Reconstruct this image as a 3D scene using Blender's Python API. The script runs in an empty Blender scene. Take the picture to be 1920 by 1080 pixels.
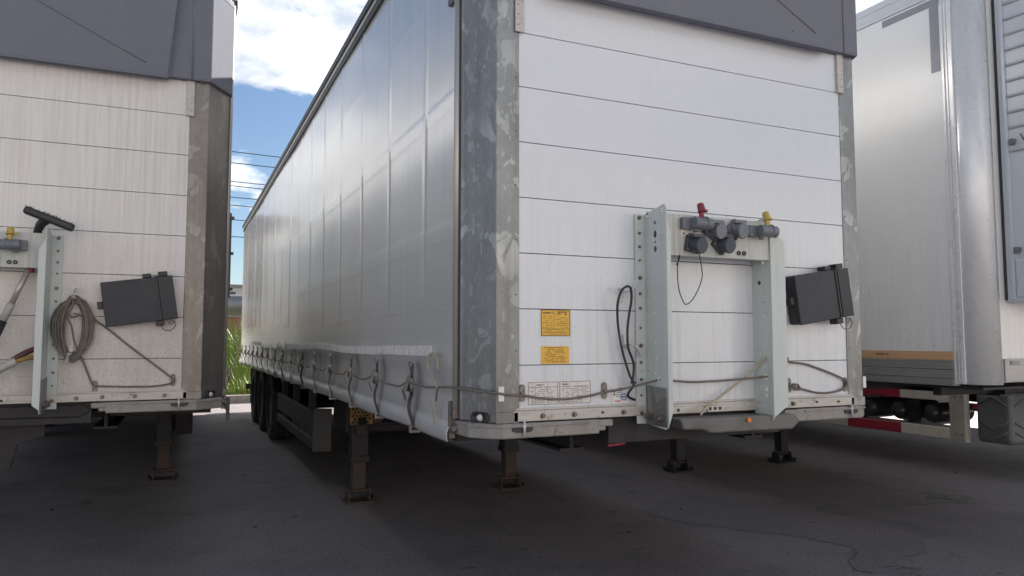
import bpy, bmesh, math, random
from math import sin, cos, tan, pi, radians, atan2, hypot, sqrt, exp
from mathutils import Vector, Matrix, noise
from mathutils.geometry import tessellate_polygon
random.seed(7)
SC = bpy.context.scene
COL = SC.collection

# ------------------------------------------------------------------ camera
cam = bpy.data.cameras.new('camera')
cam.lens = 25.74; cam.sensor_width = 36; cam.clip_start = .05; cam.clip_end = 3000
co = bpy.data.objects.new('camera', cam); COL.objects.link(co)
co.location = (0, 0, 1.5)
co.rotation_euler = (radians(90+4.04), 0, radians(-24.4))
SC.camera = co

# ------------------------------------------------------------------ world, sun, exposure
SUN_AZ = radians(52.7); SUN_EL = radians(29.5)          # azimuth from +Y towards +X
w = bpy.data.worlds.new('World'); SC.world = w; w.use_nodes = True
nt = w.node_tree; nt.nodes.clear()
def N(nt, t, **k):
    n = nt.nodes.new(t)
    for a, b in k.items():
        if a == 'inp':
            for i, v in b.items(): n.inputs[i].default_value = v
        else: setattr(n, a, b)
    return n
sky = N(nt, 'ShaderNodeTexSky', sky_type='NISHITA', sun_disc=False, sun_elevation=SUN_EL, sun_rotation=SUN_AZ,
        air_density=1.0, dust_density=.4, ozone_density=3.2)
geo = N(nt, 'ShaderNodeTexCoord')
sep = N(nt, 'ShaderNodeSeparateXYZ'); nt.links.new(geo.outputs['Generated'], sep.inputs[0])
mx = N(nt, 'ShaderNodeMath', operation='ADD', inp={1: .22}); nt.links.new(sep.outputs[2], mx.inputs[0])
mx2 = N(nt, 'ShaderNodeMath', operation='MAXIMUM', inp={1: .08}); nt.links.new(mx.outputs[0], mx2.inputs[0])
dx = N(nt, 'ShaderNodeMath', operation='DIVIDE'); nt.links.new(sep.outputs[0], dx.inputs[0]); nt.links.new(mx2.outputs[0], dx.inputs[1])
dy = N(nt, 'ShaderNodeMath', operation='DIVIDE'); nt.links.new(sep.outputs[1], dy.inputs[0]); nt.links.new(mx2.outputs[0], dy.inputs[1])
cmb = N(nt, 'ShaderNodeCombineXYZ', inp={2: 3.7}); nt.links.new(dx.outputs[0], cmb.inputs[0]); nt.links.new(dy.outputs[0], cmb.inputs[1])
mp = N(nt, 'ShaderNodeMapping'); mp.inputs['Location'].default_value = (2.11, -6.72, 0)
nt.links.new(cmb.outputs[0], mp.inputs[0])
cn = N(nt, 'ShaderNodeTexNoise', inp={'Scale': 1.75, 'Detail': 10, 'Roughness': .6, 'Distortion': .3}); nt.links.new(mp.outputs[0], cn.inputs['Vector'])
cr = N(nt, 'ShaderNodeValToRGB'); nt.links.new(cn.outputs['Fac'], cr.inputs[0])
cr.color_ramp.elements[0].position = .475; cr.color_ramp.elements[1].position = .545
cr.color_ramp.elements[0].color = (0, 0, 0, 1); cr.color_ramp.elements[1].color = (1, 1, 1, 1)
cn2 = N(nt, 'ShaderNodeTexNoise', inp={'Scale': 5.0, 'Detail': 6, 'Roughness': .6}); nt.links.new(mp.outputs[0], cn2.inputs['Vector'])
cs = N(nt, 'ShaderNodeValToRGB'); nt.links.new(cn2.outputs['Fac'], cs.inputs[0])
cs.color_ramp.elements[0].position = .3; cs.color_ramp.elements[0].color = (5.4, 6.1, 7.3, 1)
cs.color_ramp.elements[1].position = .62; cs.color_ramp.elements[1].color = (12.6, 12.6, 12.4, 1)
mixc = N(nt, 'ShaderNodeMix', data_type='RGBA')
nt.links.new(cr.outputs[0], mixc.inputs['Factor']); nt.links.new(sky.outputs[0], mixc.inputs['A']); nt.links.new(cs.outputs[0], mixc.inputs['B'])
bg = N(nt, 'ShaderNodeBackground', inp={1: .040}); nt.links.new(mixc.outputs['Result'], bg.inputs[0])
wo = N(nt, 'ShaderNodeOutputWorld'); nt.links.new(bg.outputs[0], wo.inputs[0])

sl = bpy.data.lights.new('sun', 'SUN'); sl.energy = 5.0; sl.angle = radians(.53); sl.color = (1, .94, .86)
so = bpy.data.objects.new('sun', sl); COL.objects.link(so)
so.rotation_euler = Vector((-sin(SUN_AZ)*cos(SUN_EL), -cos(SUN_AZ)*cos(SUN_EL), -sin(SUN_EL))).to_track_quat('-Z', 'Y').to_euler()
so.location = (20, 15, 25)
vs = SC.view_settings
vs.view_transform = 'Standard'; vs.look = 'None'; vs.gamma = 1; vs.use_curve_mapping = False
vs.exposure = 1.58

# ------------------------------------------------------------------ materials
class Mat:
    def __init__(s, name, col=(.5, .5, .5), rough=.5, metal=0, coat=0, coat_rough=.1, spec=.5):
        s.m = bpy.data.materials.new(name); s.m.use_nodes = True
        s.nt = s.m.node_tree; s.b = s.nt.nodes['Principled BSDF']
        s.b.inputs['Base Color'].default_value = (*col, 1); s.b.inputs['Roughness'].default_value = rough
        s.b.inputs['Metallic'].default_value = metal; s.b.inputs['Coat Weight'].default_value = coat
        s.b.inputs['Coat Roughness'].default_value = coat_rough; s.b.inputs['Specular IOR Level'].default_value = spec
        s.tc = N(s.nt, 'ShaderNodeTexCoord'); s.col = None; s.base = col
    def vec(s, scale=(1, 1, 1), world=False):
        mp = N(s.nt, 'ShaderNodeMapping'); mp.inputs['Scale'].default_value = scale
        if world:
            g = N(s.nt, 'ShaderNodeNewGeometry'); s.nt.links.new(g.outputs['Position'], mp.inputs[0])
        else: s.nt.links.new(s.tc.outputs['Object'], mp.inputs[0])
        return mp.outputs[0]
    def noise(s, scale=5, detail=4, rough=.55, vs=(1, 1, 1), dist=0, lo=.4, hi=.6, world=False):
        n = N(s.nt, 'ShaderNodeTexNoise', inp={'Scale': scale, 'Detail': detail, 'Roughness': rough, 'Distortion': dist})
        s.nt.links.new(s.vec(vs, world), n.inputs['Vector'])
        mr = N(s.nt, 'ShaderNodeMapRange', inp={1: lo, 2: hi, 3: 0., 4: 1.}); mr.clamp = True
        s.nt.links.new(n.outputs['Fac'], mr.inputs[0]); return mr.outputs[0]
    def voro(s, scale=5, vs=(1, 1, 1), feature='F1', lo=0, hi=1, out='Distance', dist=None):
        n = N(s.nt, 'ShaderNodeTexVoronoi', feature=feature, inp={'Scale': scale})
        v = s.vec(vs)
        if dist:
            nn = N(s.nt, 'ShaderNodeTexNoise', inp={'Scale': dist[0], 'Detail': 3}); s.nt.links.new(v, nn.inputs['Vector'])
            vm = N(s.nt, 'ShaderNodeVectorMath', operation='SCALE', inp={'Scale': dist[1]}); s.nt.links.new(nn.outputs['Color'], vm.inputs[0])
            va = N(s.nt, 'ShaderNodeVectorMath', operation='ADD'); s.nt.links.new(v, va.inputs[0]); s.nt.links.new(vm.outputs[0], va.inputs[1]); v = va.outputs[0]
        s.nt.links.new(v, n.inputs['Vector'])
        if out == 'Color':
            sp = N(s.nt, 'ShaderNodeSeparateColor'); s.nt.links.new(n.outputs['Color'], sp.inputs[0]); o = sp.outputs[0]
        else: o = n.outputs[out]
        mr = N(s.nt, 'ShaderNodeMapRange', inp={1: lo, 2: hi, 3: 0., 4: 1.}); mr.clamp = True
        s.nt.links.new(o, mr.inputs[0]); return mr.outputs[0]
    def grad(s, axis, lo, hi):
        sp = N(s.nt, 'ShaderNodeSeparateXYZ'); s.nt.links.new(s.tc.outputs['Object'], sp.inputs[0])
        mr = N(s.nt, 'ShaderNodeMapRange', inp={1: lo, 2: hi, 3: 0., 4: 1.}); mr.clamp = True
        s.nt.links.new(sp.outputs[axis], mr.inputs[0]); return mr.outputs[0]
    def mul(s, a, b, op='MULTIPLY'):
        m = N(s.nt, 'ShaderNodeMath', operation=op)
        for i, v in enumerate((a, b)):
            if isinstance(v, (int, float)): m.inputs[i].default_value = v
            else: s.nt.links.new(v, m.inputs[i])
        return m.outputs[0]
    def mix(s, fac, col, amt=1):
        m = N(s.nt, 'ShaderNodeMix', data_type='RGBA')
        if amt != 1: fac = s.mul(fac, amt)
        s.nt.links.new(fac, m.inputs['Factor'])
        if s.col is None: m.inputs['A'].default_value = (*s.base, 1)
        else: s.nt.links.new(s.col, m.inputs['A'])
        m.inputs['B'].default_value = (*col, 1)
        s.col = m.outputs['Result']; s.nt.links.new(s.col, s.b.inputs['Base Color']); return s
    def rgh(s, fac, lo, hi):
        mr = N(s.nt, 'ShaderNodeMapRange', inp={1: 0., 2: 1., 3: lo, 4: hi}); s.nt.links.new(fac, mr.inputs[0])
        s.nt.links.new(mr.outputs[0], s.b.inputs['Roughness']); return s
    def bump(s, h, strength=.2, dist=.002):
        b = N(s.nt, 'ShaderNodeBump', inp={'Strength': strength, 'Distance': dist}); s.nt.links.new(h, b.inputs['Height'])
        prev = s.b.inputs['Normal'].links
        if prev: s.nt.links.new(prev[0].from_socket, b.inputs['Normal'])
        s.nt.links.new(b.outputs[0], s.b.inputs['Normal']); return s
M = {}
def mk(name, *a, **k):
    x = Mat(name, *a, **k); M[name] = x.m; return x

x = mk('panel_white', (.69, .72, .765), .24, coat=.25, coat_rough=.16)
st = x.noise(1.0, 6, .65, (38, 1, 1.1), lo=.48, hi=.78)
x.mix(x.mul(st, x.grad(2, 2.5, 1.1)), (.40, .36, .31), .55)
x.mix(x.mul(x.noise(3, 4, .55, (1, 1, 1), lo=.35, hi=.9), x.grad(2, 2.3, 1.2)), (.50, .475, .44), .45)
x.mix(x.mul(x.noise(90, 3, .6, lo=.60, hi=.70), x.noise(2.3, 3, lo=.42, hi=.62)), (.30, .27, .24), .6)
x.rgh(x.noise(2, 3, .5, lo=.1, hi=.9), .20, .32)
x.bump(x.noise(1.3, 2, .5, (1, 1, 1.5), lo=.2, hi=.8), .05, .02)

x = mk('panel_dirty', (.78, .76, .74), .38, coat=.08)
st = x.noise(1.0, 7, .7, (46, 1, 1.3), lo=.42, hi=.72)
x.mix(x.mul(st, x.noise(.9, 3, lo=.3, hi=.6)), (.42, .36, .31), .5)
x.mix(x.grad(2, 2.2, 1.15), (.46, .41, .36), .5)
x.mix(x.mul(x.noise(70, 4, .7, lo=.52, hi=.66), x.grad(2, 2.4, 1.2)), (.20, .165, .13), .55)
x.mix(x.noise(2.2, 6, .7, lo=.56, hi=.72), (.66, .64, .62), .35)
x.mix(x.mul(x.noise(14, 5, .7, (1, 1, .5), lo=.66, hi=.71), x.noise(1.7, 2, lo=.5, hi=.6)), (.10, .085, .08), .75)
x.mix(x.mul(x.noise(2.6, 6, .7, (1, 1, .7), lo=.45, hi=.7), x.grad(2, 2.15, 1.3)), (.36, .30, .25), .6)
x.mix(x.mul(x.noise(1, 6, .7, (24, 1, .8), lo=.55, hi=.75), x.grad(2, 1.6, 3.2)), (.55, .47, .42), .4)
x.bump(x.noise(60, 4, lo=.3, hi=.7), .08, .002)

def galv(name, base, dark, light, dirt):
    x = mk(name, base, .42, metal=.55)
    x.mix(x.voro(34, (1, 1, .8), out='Color', lo=.1, hi=.9, dist=(9, .12)), dark, .35)
    x.mix(x.mul(x.noise(6.5, 5, .55, (1.2, 1.2, .75), dist=.7, lo=.575, hi=.59), x.noise(1.9, 2, lo=.35, hi=.5)), light, .8)
    x.mix(x.mul(x.noise(24, 4, .6, (1, 1, .5), dist=.8, lo=.60, hi=.615), x.noise(3.9, 2, lo=.45, hi=.5)), light, .55)
    x.mix(x.noise(2.4, 4, .6, (2, 2, .6), lo=.45, hi=.75), (.12, .115, .11), .45)
    x.mix(x.grad(2, 1.7, 1.05), (.17, .15, .135), dirt)
    x.mix(x.noise(1.0, 5, .6, (40, 40, .9), lo=.52, hi=.8), (.14, .12, .11), dirt)
    x.bump(x.noise(20, 4, lo=.3, hi=.7), .06, .002)
galv('galvanised', (.27, .285, .29), (.19, .20, .205), (.47, .49, .49), .45)
galv('galvanised_dirty', (.25, .232, .215), (.16, .147, .138), (.36, .335, .31), .6)

x = mk('hood_plastic', (.185, .195, .235), .9, spec=.08)
x.mix(x.noise(3, 5, .6, lo=.4, hi=.75), (.20, .205, .235), .5)
x.mix(x.noise(55, 3, .6, (1, 1, .25), lo=.62, hi=.72), (.27, .27, .28), .3)
x.mix(x.noise(1, 6, .65, (9, 9, .8), lo=.5, hi=.8), (.26, .255, .26), .35)
x.bump(x.noise(1.6, 2, lo=.2, hi=.8), .10, .02)

x = mk('curtain_silver', (.66, .66, .66), .23, metal=.3, spec=.6, coat=.25, coat_rough=.14)
x.mix(x.noise(1.4, 3, .5, (1, .5, 1), lo=.2, hi=.9), (.56, .56, .56), .5)
x.mix(x.noise(1.0, 4, .55, (1, 14, .5), lo=.35, hi=.9), (.47, .46, .45), .3)
x.mix(x.mul(x.grad(2, 1.6, 1.0), x.noise(6, 5, .6, lo=.25, hi=.8)), (.36, .34, .33), .45)
hz = x.grad(2, 1.75, 1.35)
rn = x.mul(x.noise(1.5, 3, .5, lo=.1, hi=.9), .05)
ra = N(x.nt, 'ShaderNodeMath', operation='MULTIPLY_ADD', inp={1: .20, 2: .20}); x.nt.links.new(hz, ra.inputs[0])
rb_ = N(x.nt, 'ShaderNodeMath', operation='ADD'); x.nt.links.new(ra.outputs[0], rb_.inputs[0]); x.nt.links.new(rn, rb_.inputs[1]); x.nt.links.new(rb_.outputs[0], x.b.inputs['Roughness'])
x.bump(x.noise(1.1, 3, .5, (1, 1.0, 1.6), lo=.2, hi=.8), .04, .02)
x.bump(x.noise(2.0, 4, .5, (1, .5, 2.6), dist=.4, lo=0., hi=1.), .03, .02)

x = mk('green_steel', (.56, .605, .58), .42)
x.mix(x.noise(1, 5, .65, (30, 30, 1.2), lo=.5, hi=.8), (.40, .41, .38), .5)
x.mix(x.noise(16, 5, .7, lo=.62, hi=.70), (.23, .20, .17), .45)
x.bump(x.noise(30, 3, lo=.3, hi=.7), .05, .001)
x = mk('connector_plate', (.53, .555, .53), .45)
x.mix(x.noise(1, 5, .65, (46, 46, 1.2), lo=.44, hi=.72), (.35, .32, .27), .75)
x.mix(x.noise(7, 5, .6, (2, 2, .6), lo=.58, hi=.72), (.28, .24, .2), .4)

x = mk('beam_paint', (.30, .285, .265), .5)
x.mix(x.noise(9, 5, .65, lo=.45, hi=.7), (.20, .18, .165), .6)
x.mix(x.noise(30, 4, .7, lo=.60, hi=.68), (.12, .085, .065), .6)
x.bump(x.noise(25, 4, lo=.3, hi=.7), .15, .002)
x = mk('rail_alu', (.50, .48, .45), .42, metal=.25)
x.mix(x.noise(1, 5, .65, (5, 5, 40), lo=.5, hi=.75), (.30, .26, .22), .6)
x.mix(x.noise(28, 4, .7, lo=.60, hi=.68), (.16, .13, .11), .6)
x = mk('chassis_dark', (.016, .0145, .017), .6)
x.mix(x.noise(7, 5, .65, lo=.45, hi=.7), (.036, .030, .029), .6)
x.bump(x.noise(30, 4, lo=.3, hi=.7), .2, .002)
x = mk('guard_paint', (.036, .032, .034), .5)
x.mix(x.noise(6, 5, .65, lo=.45, hi=.72), (.055, .048, .045), .6)
x = mk('rust_steel', (.05, .04, .037), .75)
x.mix(x.noise(9, 5, .65, lo=.42, hi=.62), (.095, .05, .03), .6)
x.mix(x.noise(22, 5, .65, lo=.58, hi=.68), (.03, .026, .025), .7)
x.bump(x.noise(40, 4, lo=.3, hi=.7), .4, .003)
x = mk('rust_yellow', (.25, .15, .06), .75)
x.mix(x.noise(14, 5, .65, lo=.42, hi=.62), (.12, .06, .03), .8)
x.bump(x.noise(40, 4, lo=.3, hi=.7), .3, .003)
x = mk('bolt_steel', (.24, .22, .20), .5, metal=.6)
x.mix(x.noise(60, 3, lo=.45, hi=.6), (.10, .075, .06), .6)
x = mk('black_plastic', (.018, .018, .022), .42)
x.mix(x.noise(8, 4, lo=.45, hi=.75), (.045, .043, .045), .5)
x = mk('box_plastic', (.022, .023, .032), .5)
x.mix(x.noise(5, 5, .6, lo=.42, hi=.75), (.055, .055, .065), .5)
x = mk('grey_plastic', (.17, .185, .21), .45)
x.mix(x.noise(20, 4, lo=.45, hi=.7), (.10, .10, .105), .5)
x = mk('socket_blue', (.05, .06, .08), .5)
x.mix(x.noise(18, 4, lo=.45, hi=.7), (.10, .10, .105), .5)
x = mk('red_plastic', (.24, .03, .05), .45)
x.mix(x.noise(30, 3, lo=.45, hi=.7), (.18, .03, .035), .5)
x = mk('yellow_plastic', (.50, .36, .07), .45)
x.mix(x.noise(30, 3, lo=.45, hi=.7), (.40, .28, .08), .5)
x = mk('hose_mustard', (.34, .22, .05), .6); x.mix(x.noise(30, 3, lo=.4, hi=.7), (.2, .14, .06), .6)
x = mk('hose_maroon', (.10, .03, .045), .6); x.mix(x.noise(30, 3, lo=.4, hi=.7), (.06, .03, .04), .6)
x = mk('beam_dark', (.15, .145, .14), .5)
x.mix(x.noise(9, 5, .65, lo=.45, hi=.7), (.09, .08, .075), .6)
x = mk('sticker_yellow', (.78, .45, .045), .4); x.mix(x.noise(14, 4, lo=.45, hi=.75), (.66, .38, .06), .4)
x = mk('sticker_white', (.72, .69, .68), .4); x.mix(x.noise(20, 4, lo=.45, hi=.75), (.6, .57, .55), .4)
x = mk('ink', (.075, .06, .045), .6); x.mix(x.noise(80, 2, lo=.4, hi=.7), (.2, .15, .08), .4)
x = mk('ink_grey', (.30, .27, .27), .6); x.mix(x.noise(80, 2, lo=.4, hi=.7), (.42, .38, .37), .6)
x = mk('ink_blue', (.12, .20, .42), .5); x.mix(x.noise(80, 2, lo=.4, hi=.7), (.3, .4, .6), .5)
x = mk('ink_red', (.50, .10, .10), .5); x.mix(x.noise(80, 2, lo=.4, hi=.7), (.6, .25, .22), .5)
x = mk('cord_grey', (.19, .165, .14), .7)
x.bump(x.noise(160, 2, lo=.3, hi=.7), .5, .002); x.mix(x.noise(25, 3, lo=.4, hi=.7), (.12, .10, .085), .6)
x = mk('cord_tan', (.46, .39, .29), .6); x.mix(x.noise(25, 3, lo=.4, hi=.7), (.33, .27, .2), .6)
x = mk('strap_web', (.085, .078, .078), .75); x.mix(x.noise(20, 3, lo=.4, hi=.7), (.14, .125, .115), .6)
x = mk('buckle_steel', (.30, .285, .27), .42, metal=.6); x.mix(x.noise(30, 3, lo=.45, hi=.65), (.15, .10, .07), .6)
x = mk('pole_alu', (.52, .49, .45), .35, metal=.45); x.mix(x.noise(1, 4, .6, (30, 30, 1), lo=.45, hi=.75), (.35, .31, .27), .6)
x = mk('hook_zinc', (.60, .61, .63), .4, metal=.3); x.mix(x.noise(25, 3, lo=.45, hi=.7), (.40, .39, .38), .6)
x = mk('reflect_white', (.80, .79, .77), .35); x.mix(x.noise(30, 3, lo=.5, hi=.8), (.6, .58, .55), .4)
x = mk('tape_white', (.80, .78, .78), .4); x.mix(x.noise(9, 4, lo=.45, hi=.75), (.45, .43, .43), .5)
x = mk('rail_rubber', (.03, .03, .033), .5); x.mix(x.noise(9, 4, lo=.45, hi=.75), (.06, .058, .06), .5)
x = mk('tyre', (.022, .021, .021), .8); x.mix(x.noise(8, 4, lo=.45, hi=.7), (.05, .046, .042), .6)
x = mk('rim_steel', (.16, .155, .15), .5, metal=.3); x.mix(x.noise(8, 4, lo=.45, hi=.7), (.08, .07, .06), .6)
x = mk('lamp_lens', (.72, .70, .66), .12, coat=.6); x.mix(x.noise(60, 2, lo=.4, hi=.7), (.5, .48, .45), .4)
x = mk('amber_lens', (.80, .22, .03), .25); x.mix(x.noise(60, 2, lo=.4, hi=.7), (.6, .15, .03), .4)
x = mk('reefer_white', (.80, .81, .81), .26, coat=.2, coat_rough=.18)
x.mix(x.noise(1.3, 5, .65, lo=.45, hi=.75), (.70, .695, .68), .5)
x.mix(x.mul(x.noise(1, 6, .7, (20, 20, 1.4), lo=.42, hi=.72), x.grad(2, 2.8, 1.3)), (.58, .56, .52), .5)
x.mix(x.mul(x.noise(45, 4, .65, lo=.56, hi=.66), x.grad(2, 2.4, 1.3)), (.46, .44, .40), .5)
x = mk('alu_polished', (.78, .79, .80), .36, metal=.2)
x.mix(x.noise(3, 5, .6, (3, 3, .6), lo=.45, hi=.75), (.62, .62, .62), .45)
x.rgh(x.noise(5, 5, .6, (2, 2, 1), lo=.35, hi=.7), .22, .45)
x = mk('alu_ribbed', (.40, .40, .39), .42, metal=.55)
x.mix(x.noise(1, 5, .65, (3, 3, 40), lo=.45, hi=.75), (.26, .25, .235), .6)
x = mk('orange_strip', (.62, .38, .21), .5); x.mix(x.noise(1, 5, .6, (4, 4, 50), lo=.45, hi=.75), (.53, .33, .19), .5)
x = mk('marking_grey', (.26, .275, .31), .4); x.mix(x.noise(12, 4, lo=.45, hi=.7), (.33, .345, .37), .5)
x = mk('unit_white', (.60, .64, .68), .32, coat=.2); x.mix(x.noise(2, 5, lo=.45, hi=.75), (.52, .545, .57), .5)
x = mk('stripe_red', (.38, .035, .055), .4); x.mix(x.noise(10, 4, lo=.45, hi=.7), (.26, .04, .05), .5)
x = mk('stripe_white', (.66, .62, .55), .42); x.mix(x.noise(10, 4, lo=.45, hi=.7), (.48, .44, .37), .55)
x = mk('guard_grey', (.42, .41, .38), .5); x.mix(x.noise(7, 5, lo=.45, hi=.7), (.31, .28, .24), .55)
x = mk('toolbox_grey', (.115, .12, .13), .55); x.mix(x.noise(6, 5, lo=.4, hi=.7), (.165, .165, .165), .6)
x = mk('tank_steel', (.05, .052, .056), .3, metal=.2, coat=.4); x.mix(x.noise(6, 5, lo=.4, hi=.7), (.08, .08, .085), .5)

x = mk('asphalt', (.215, .19, .201), .82)
x.mix(x.noise(.22, 5, .6, lo=.42, hi=.62), (.215, .193, .198), .7)
x.mix(x.noise(1.1, 6, .65, lo=.5, hi=.62), (.150, .131, .140), .7)
x.mix(x.noise(190, 3, .7, lo=.55, hi=.70), (.21, .195, .19), .5)
x.mix(x.noise(120, 3, .7, lo=.58, hi=.68), (.065, .06, .064), .6)
x.mix(x.mul(x.noise(5, 4, .65, lo=.63, hi=.66), x.noise(.5, 2, lo=.5, hi=.6)), (.05, .044, .046), .7)
ck = x.voro(.33, feature='DISTANCE_TO_EDGE', lo=0., hi=.012, dist=(1.3, 1.1))
ck2 = x.mul(x.mul(1., ck, 'SUBTRACT'), x.noise(.35, 2, lo=.56, hi=.62))
x.mix(ck2, (.06, .054, .057), .7)
x.mix(x.noise(1, 5, .6, (2.2, .12, 1), dist=.3, lo=.52, hi=.7), (.235, .215, .215), .5)
x.mix(x.noise(34, 4, .7, lo=.5, hi=.66), (.095, .083, .089), .65)
x.mix(x.noise(62, 3, .7, lo=.56, hi=.64), (.36, .335, .33), .65)
x.mix(x.mul(x.noise(3.1, 5, .7, lo=.62, hi=.66), x.noise(.45, 2, lo=.45, hi=.55)), (.06, .052, .056), .7)
x.rgh(x.noise(.8, 4, lo=.3, hi=.7), .66, .9)
x.bump(x.noise(130, 3, .7, lo=.3, hi=.7), .45, .004); x.bump(x.noise(.9, 4, lo=.3, hi=.7), .2, .02)
x = mk('asphalt_patch', (.175, .155, .165), .85)
x.mix(x.noise(160, 3, .7, lo=.55, hi=.70), (.17, .158, .155), .5)
x.mix(x.noise(1.5, 5, .65, lo=.45, hi=.65), (.21, .187, .196), .7)
x.mix(x.noise(34, 4, .7, lo=.5, hi=.66), (.10, .088, .094), .6)
x.mix(x.noise(62, 3, .7, lo=.56, hi=.64), (.34, .315, .31), .6)
x.bump(x.noise(110, 3, .7, lo=.3, hi=.7), .6, .005)
x = mk('debris', (.035, .03, .026), .9); x.mix(x.noise(20, 3), (.07, .06, .05), .6)
x = mk('kerb_concrete', (.36, .34, .31), .85); x.mix(x.noise(6, 5, lo=.4, hi=.7), (.22, .20, .18), .6)
x = mk('soil', (.13, .105, .07), .95); x.mix(x.noise(3, 5, lo=.4, hi=.7), (.08, .09, .035), .7)
x = mk('grass_blade', (.17, .25, .045), .6); x.mix(x.noise(2.5, 3, lo=.4, hi=.65), (.27, .28, .085), .7)
x.b.inputs['Transmission Weight'].default_value = 0
x = mk('pipe_metal', (.30, .31, .32), .45, metal=.5); x.mix(x.noise(1, 4, lo=.4, hi=.7), (.20, .20, .20), .6)
x = mk('brick_red', (.38, .17, .12), .85); x.mix(x.noise(3, 5, lo=.4, hi=.7), (.28, .13, .09), .6)
x = mk('far_wall', (.70, .66, .61), .8); x.mix(x.noise(.3, 4, lo=.4, hi=.7), (.62, .58, .54), .6)
x = mk('window_glass', (.05, .065, .08), .12); x.mix(x.noise(.6, 3), (.08, .095, .11), .5)
x = mk('dark_board', (.035, .036, .042), .55); x.mix(x.noise(2, 4, lo=.4, hi=.7), (.055, .055, .06), .6)
x = mk('teal_paint', (.05, .25, .25), .5); x.mix(x.noise(5, 4, lo=.4, hi=.7), (.06, .17, .17), .6)
x = mk('wire_dark', (.03, .03, .033), .6); x.mix(x.noise(5, 2), (.05, .05, .05), .5)

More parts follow.
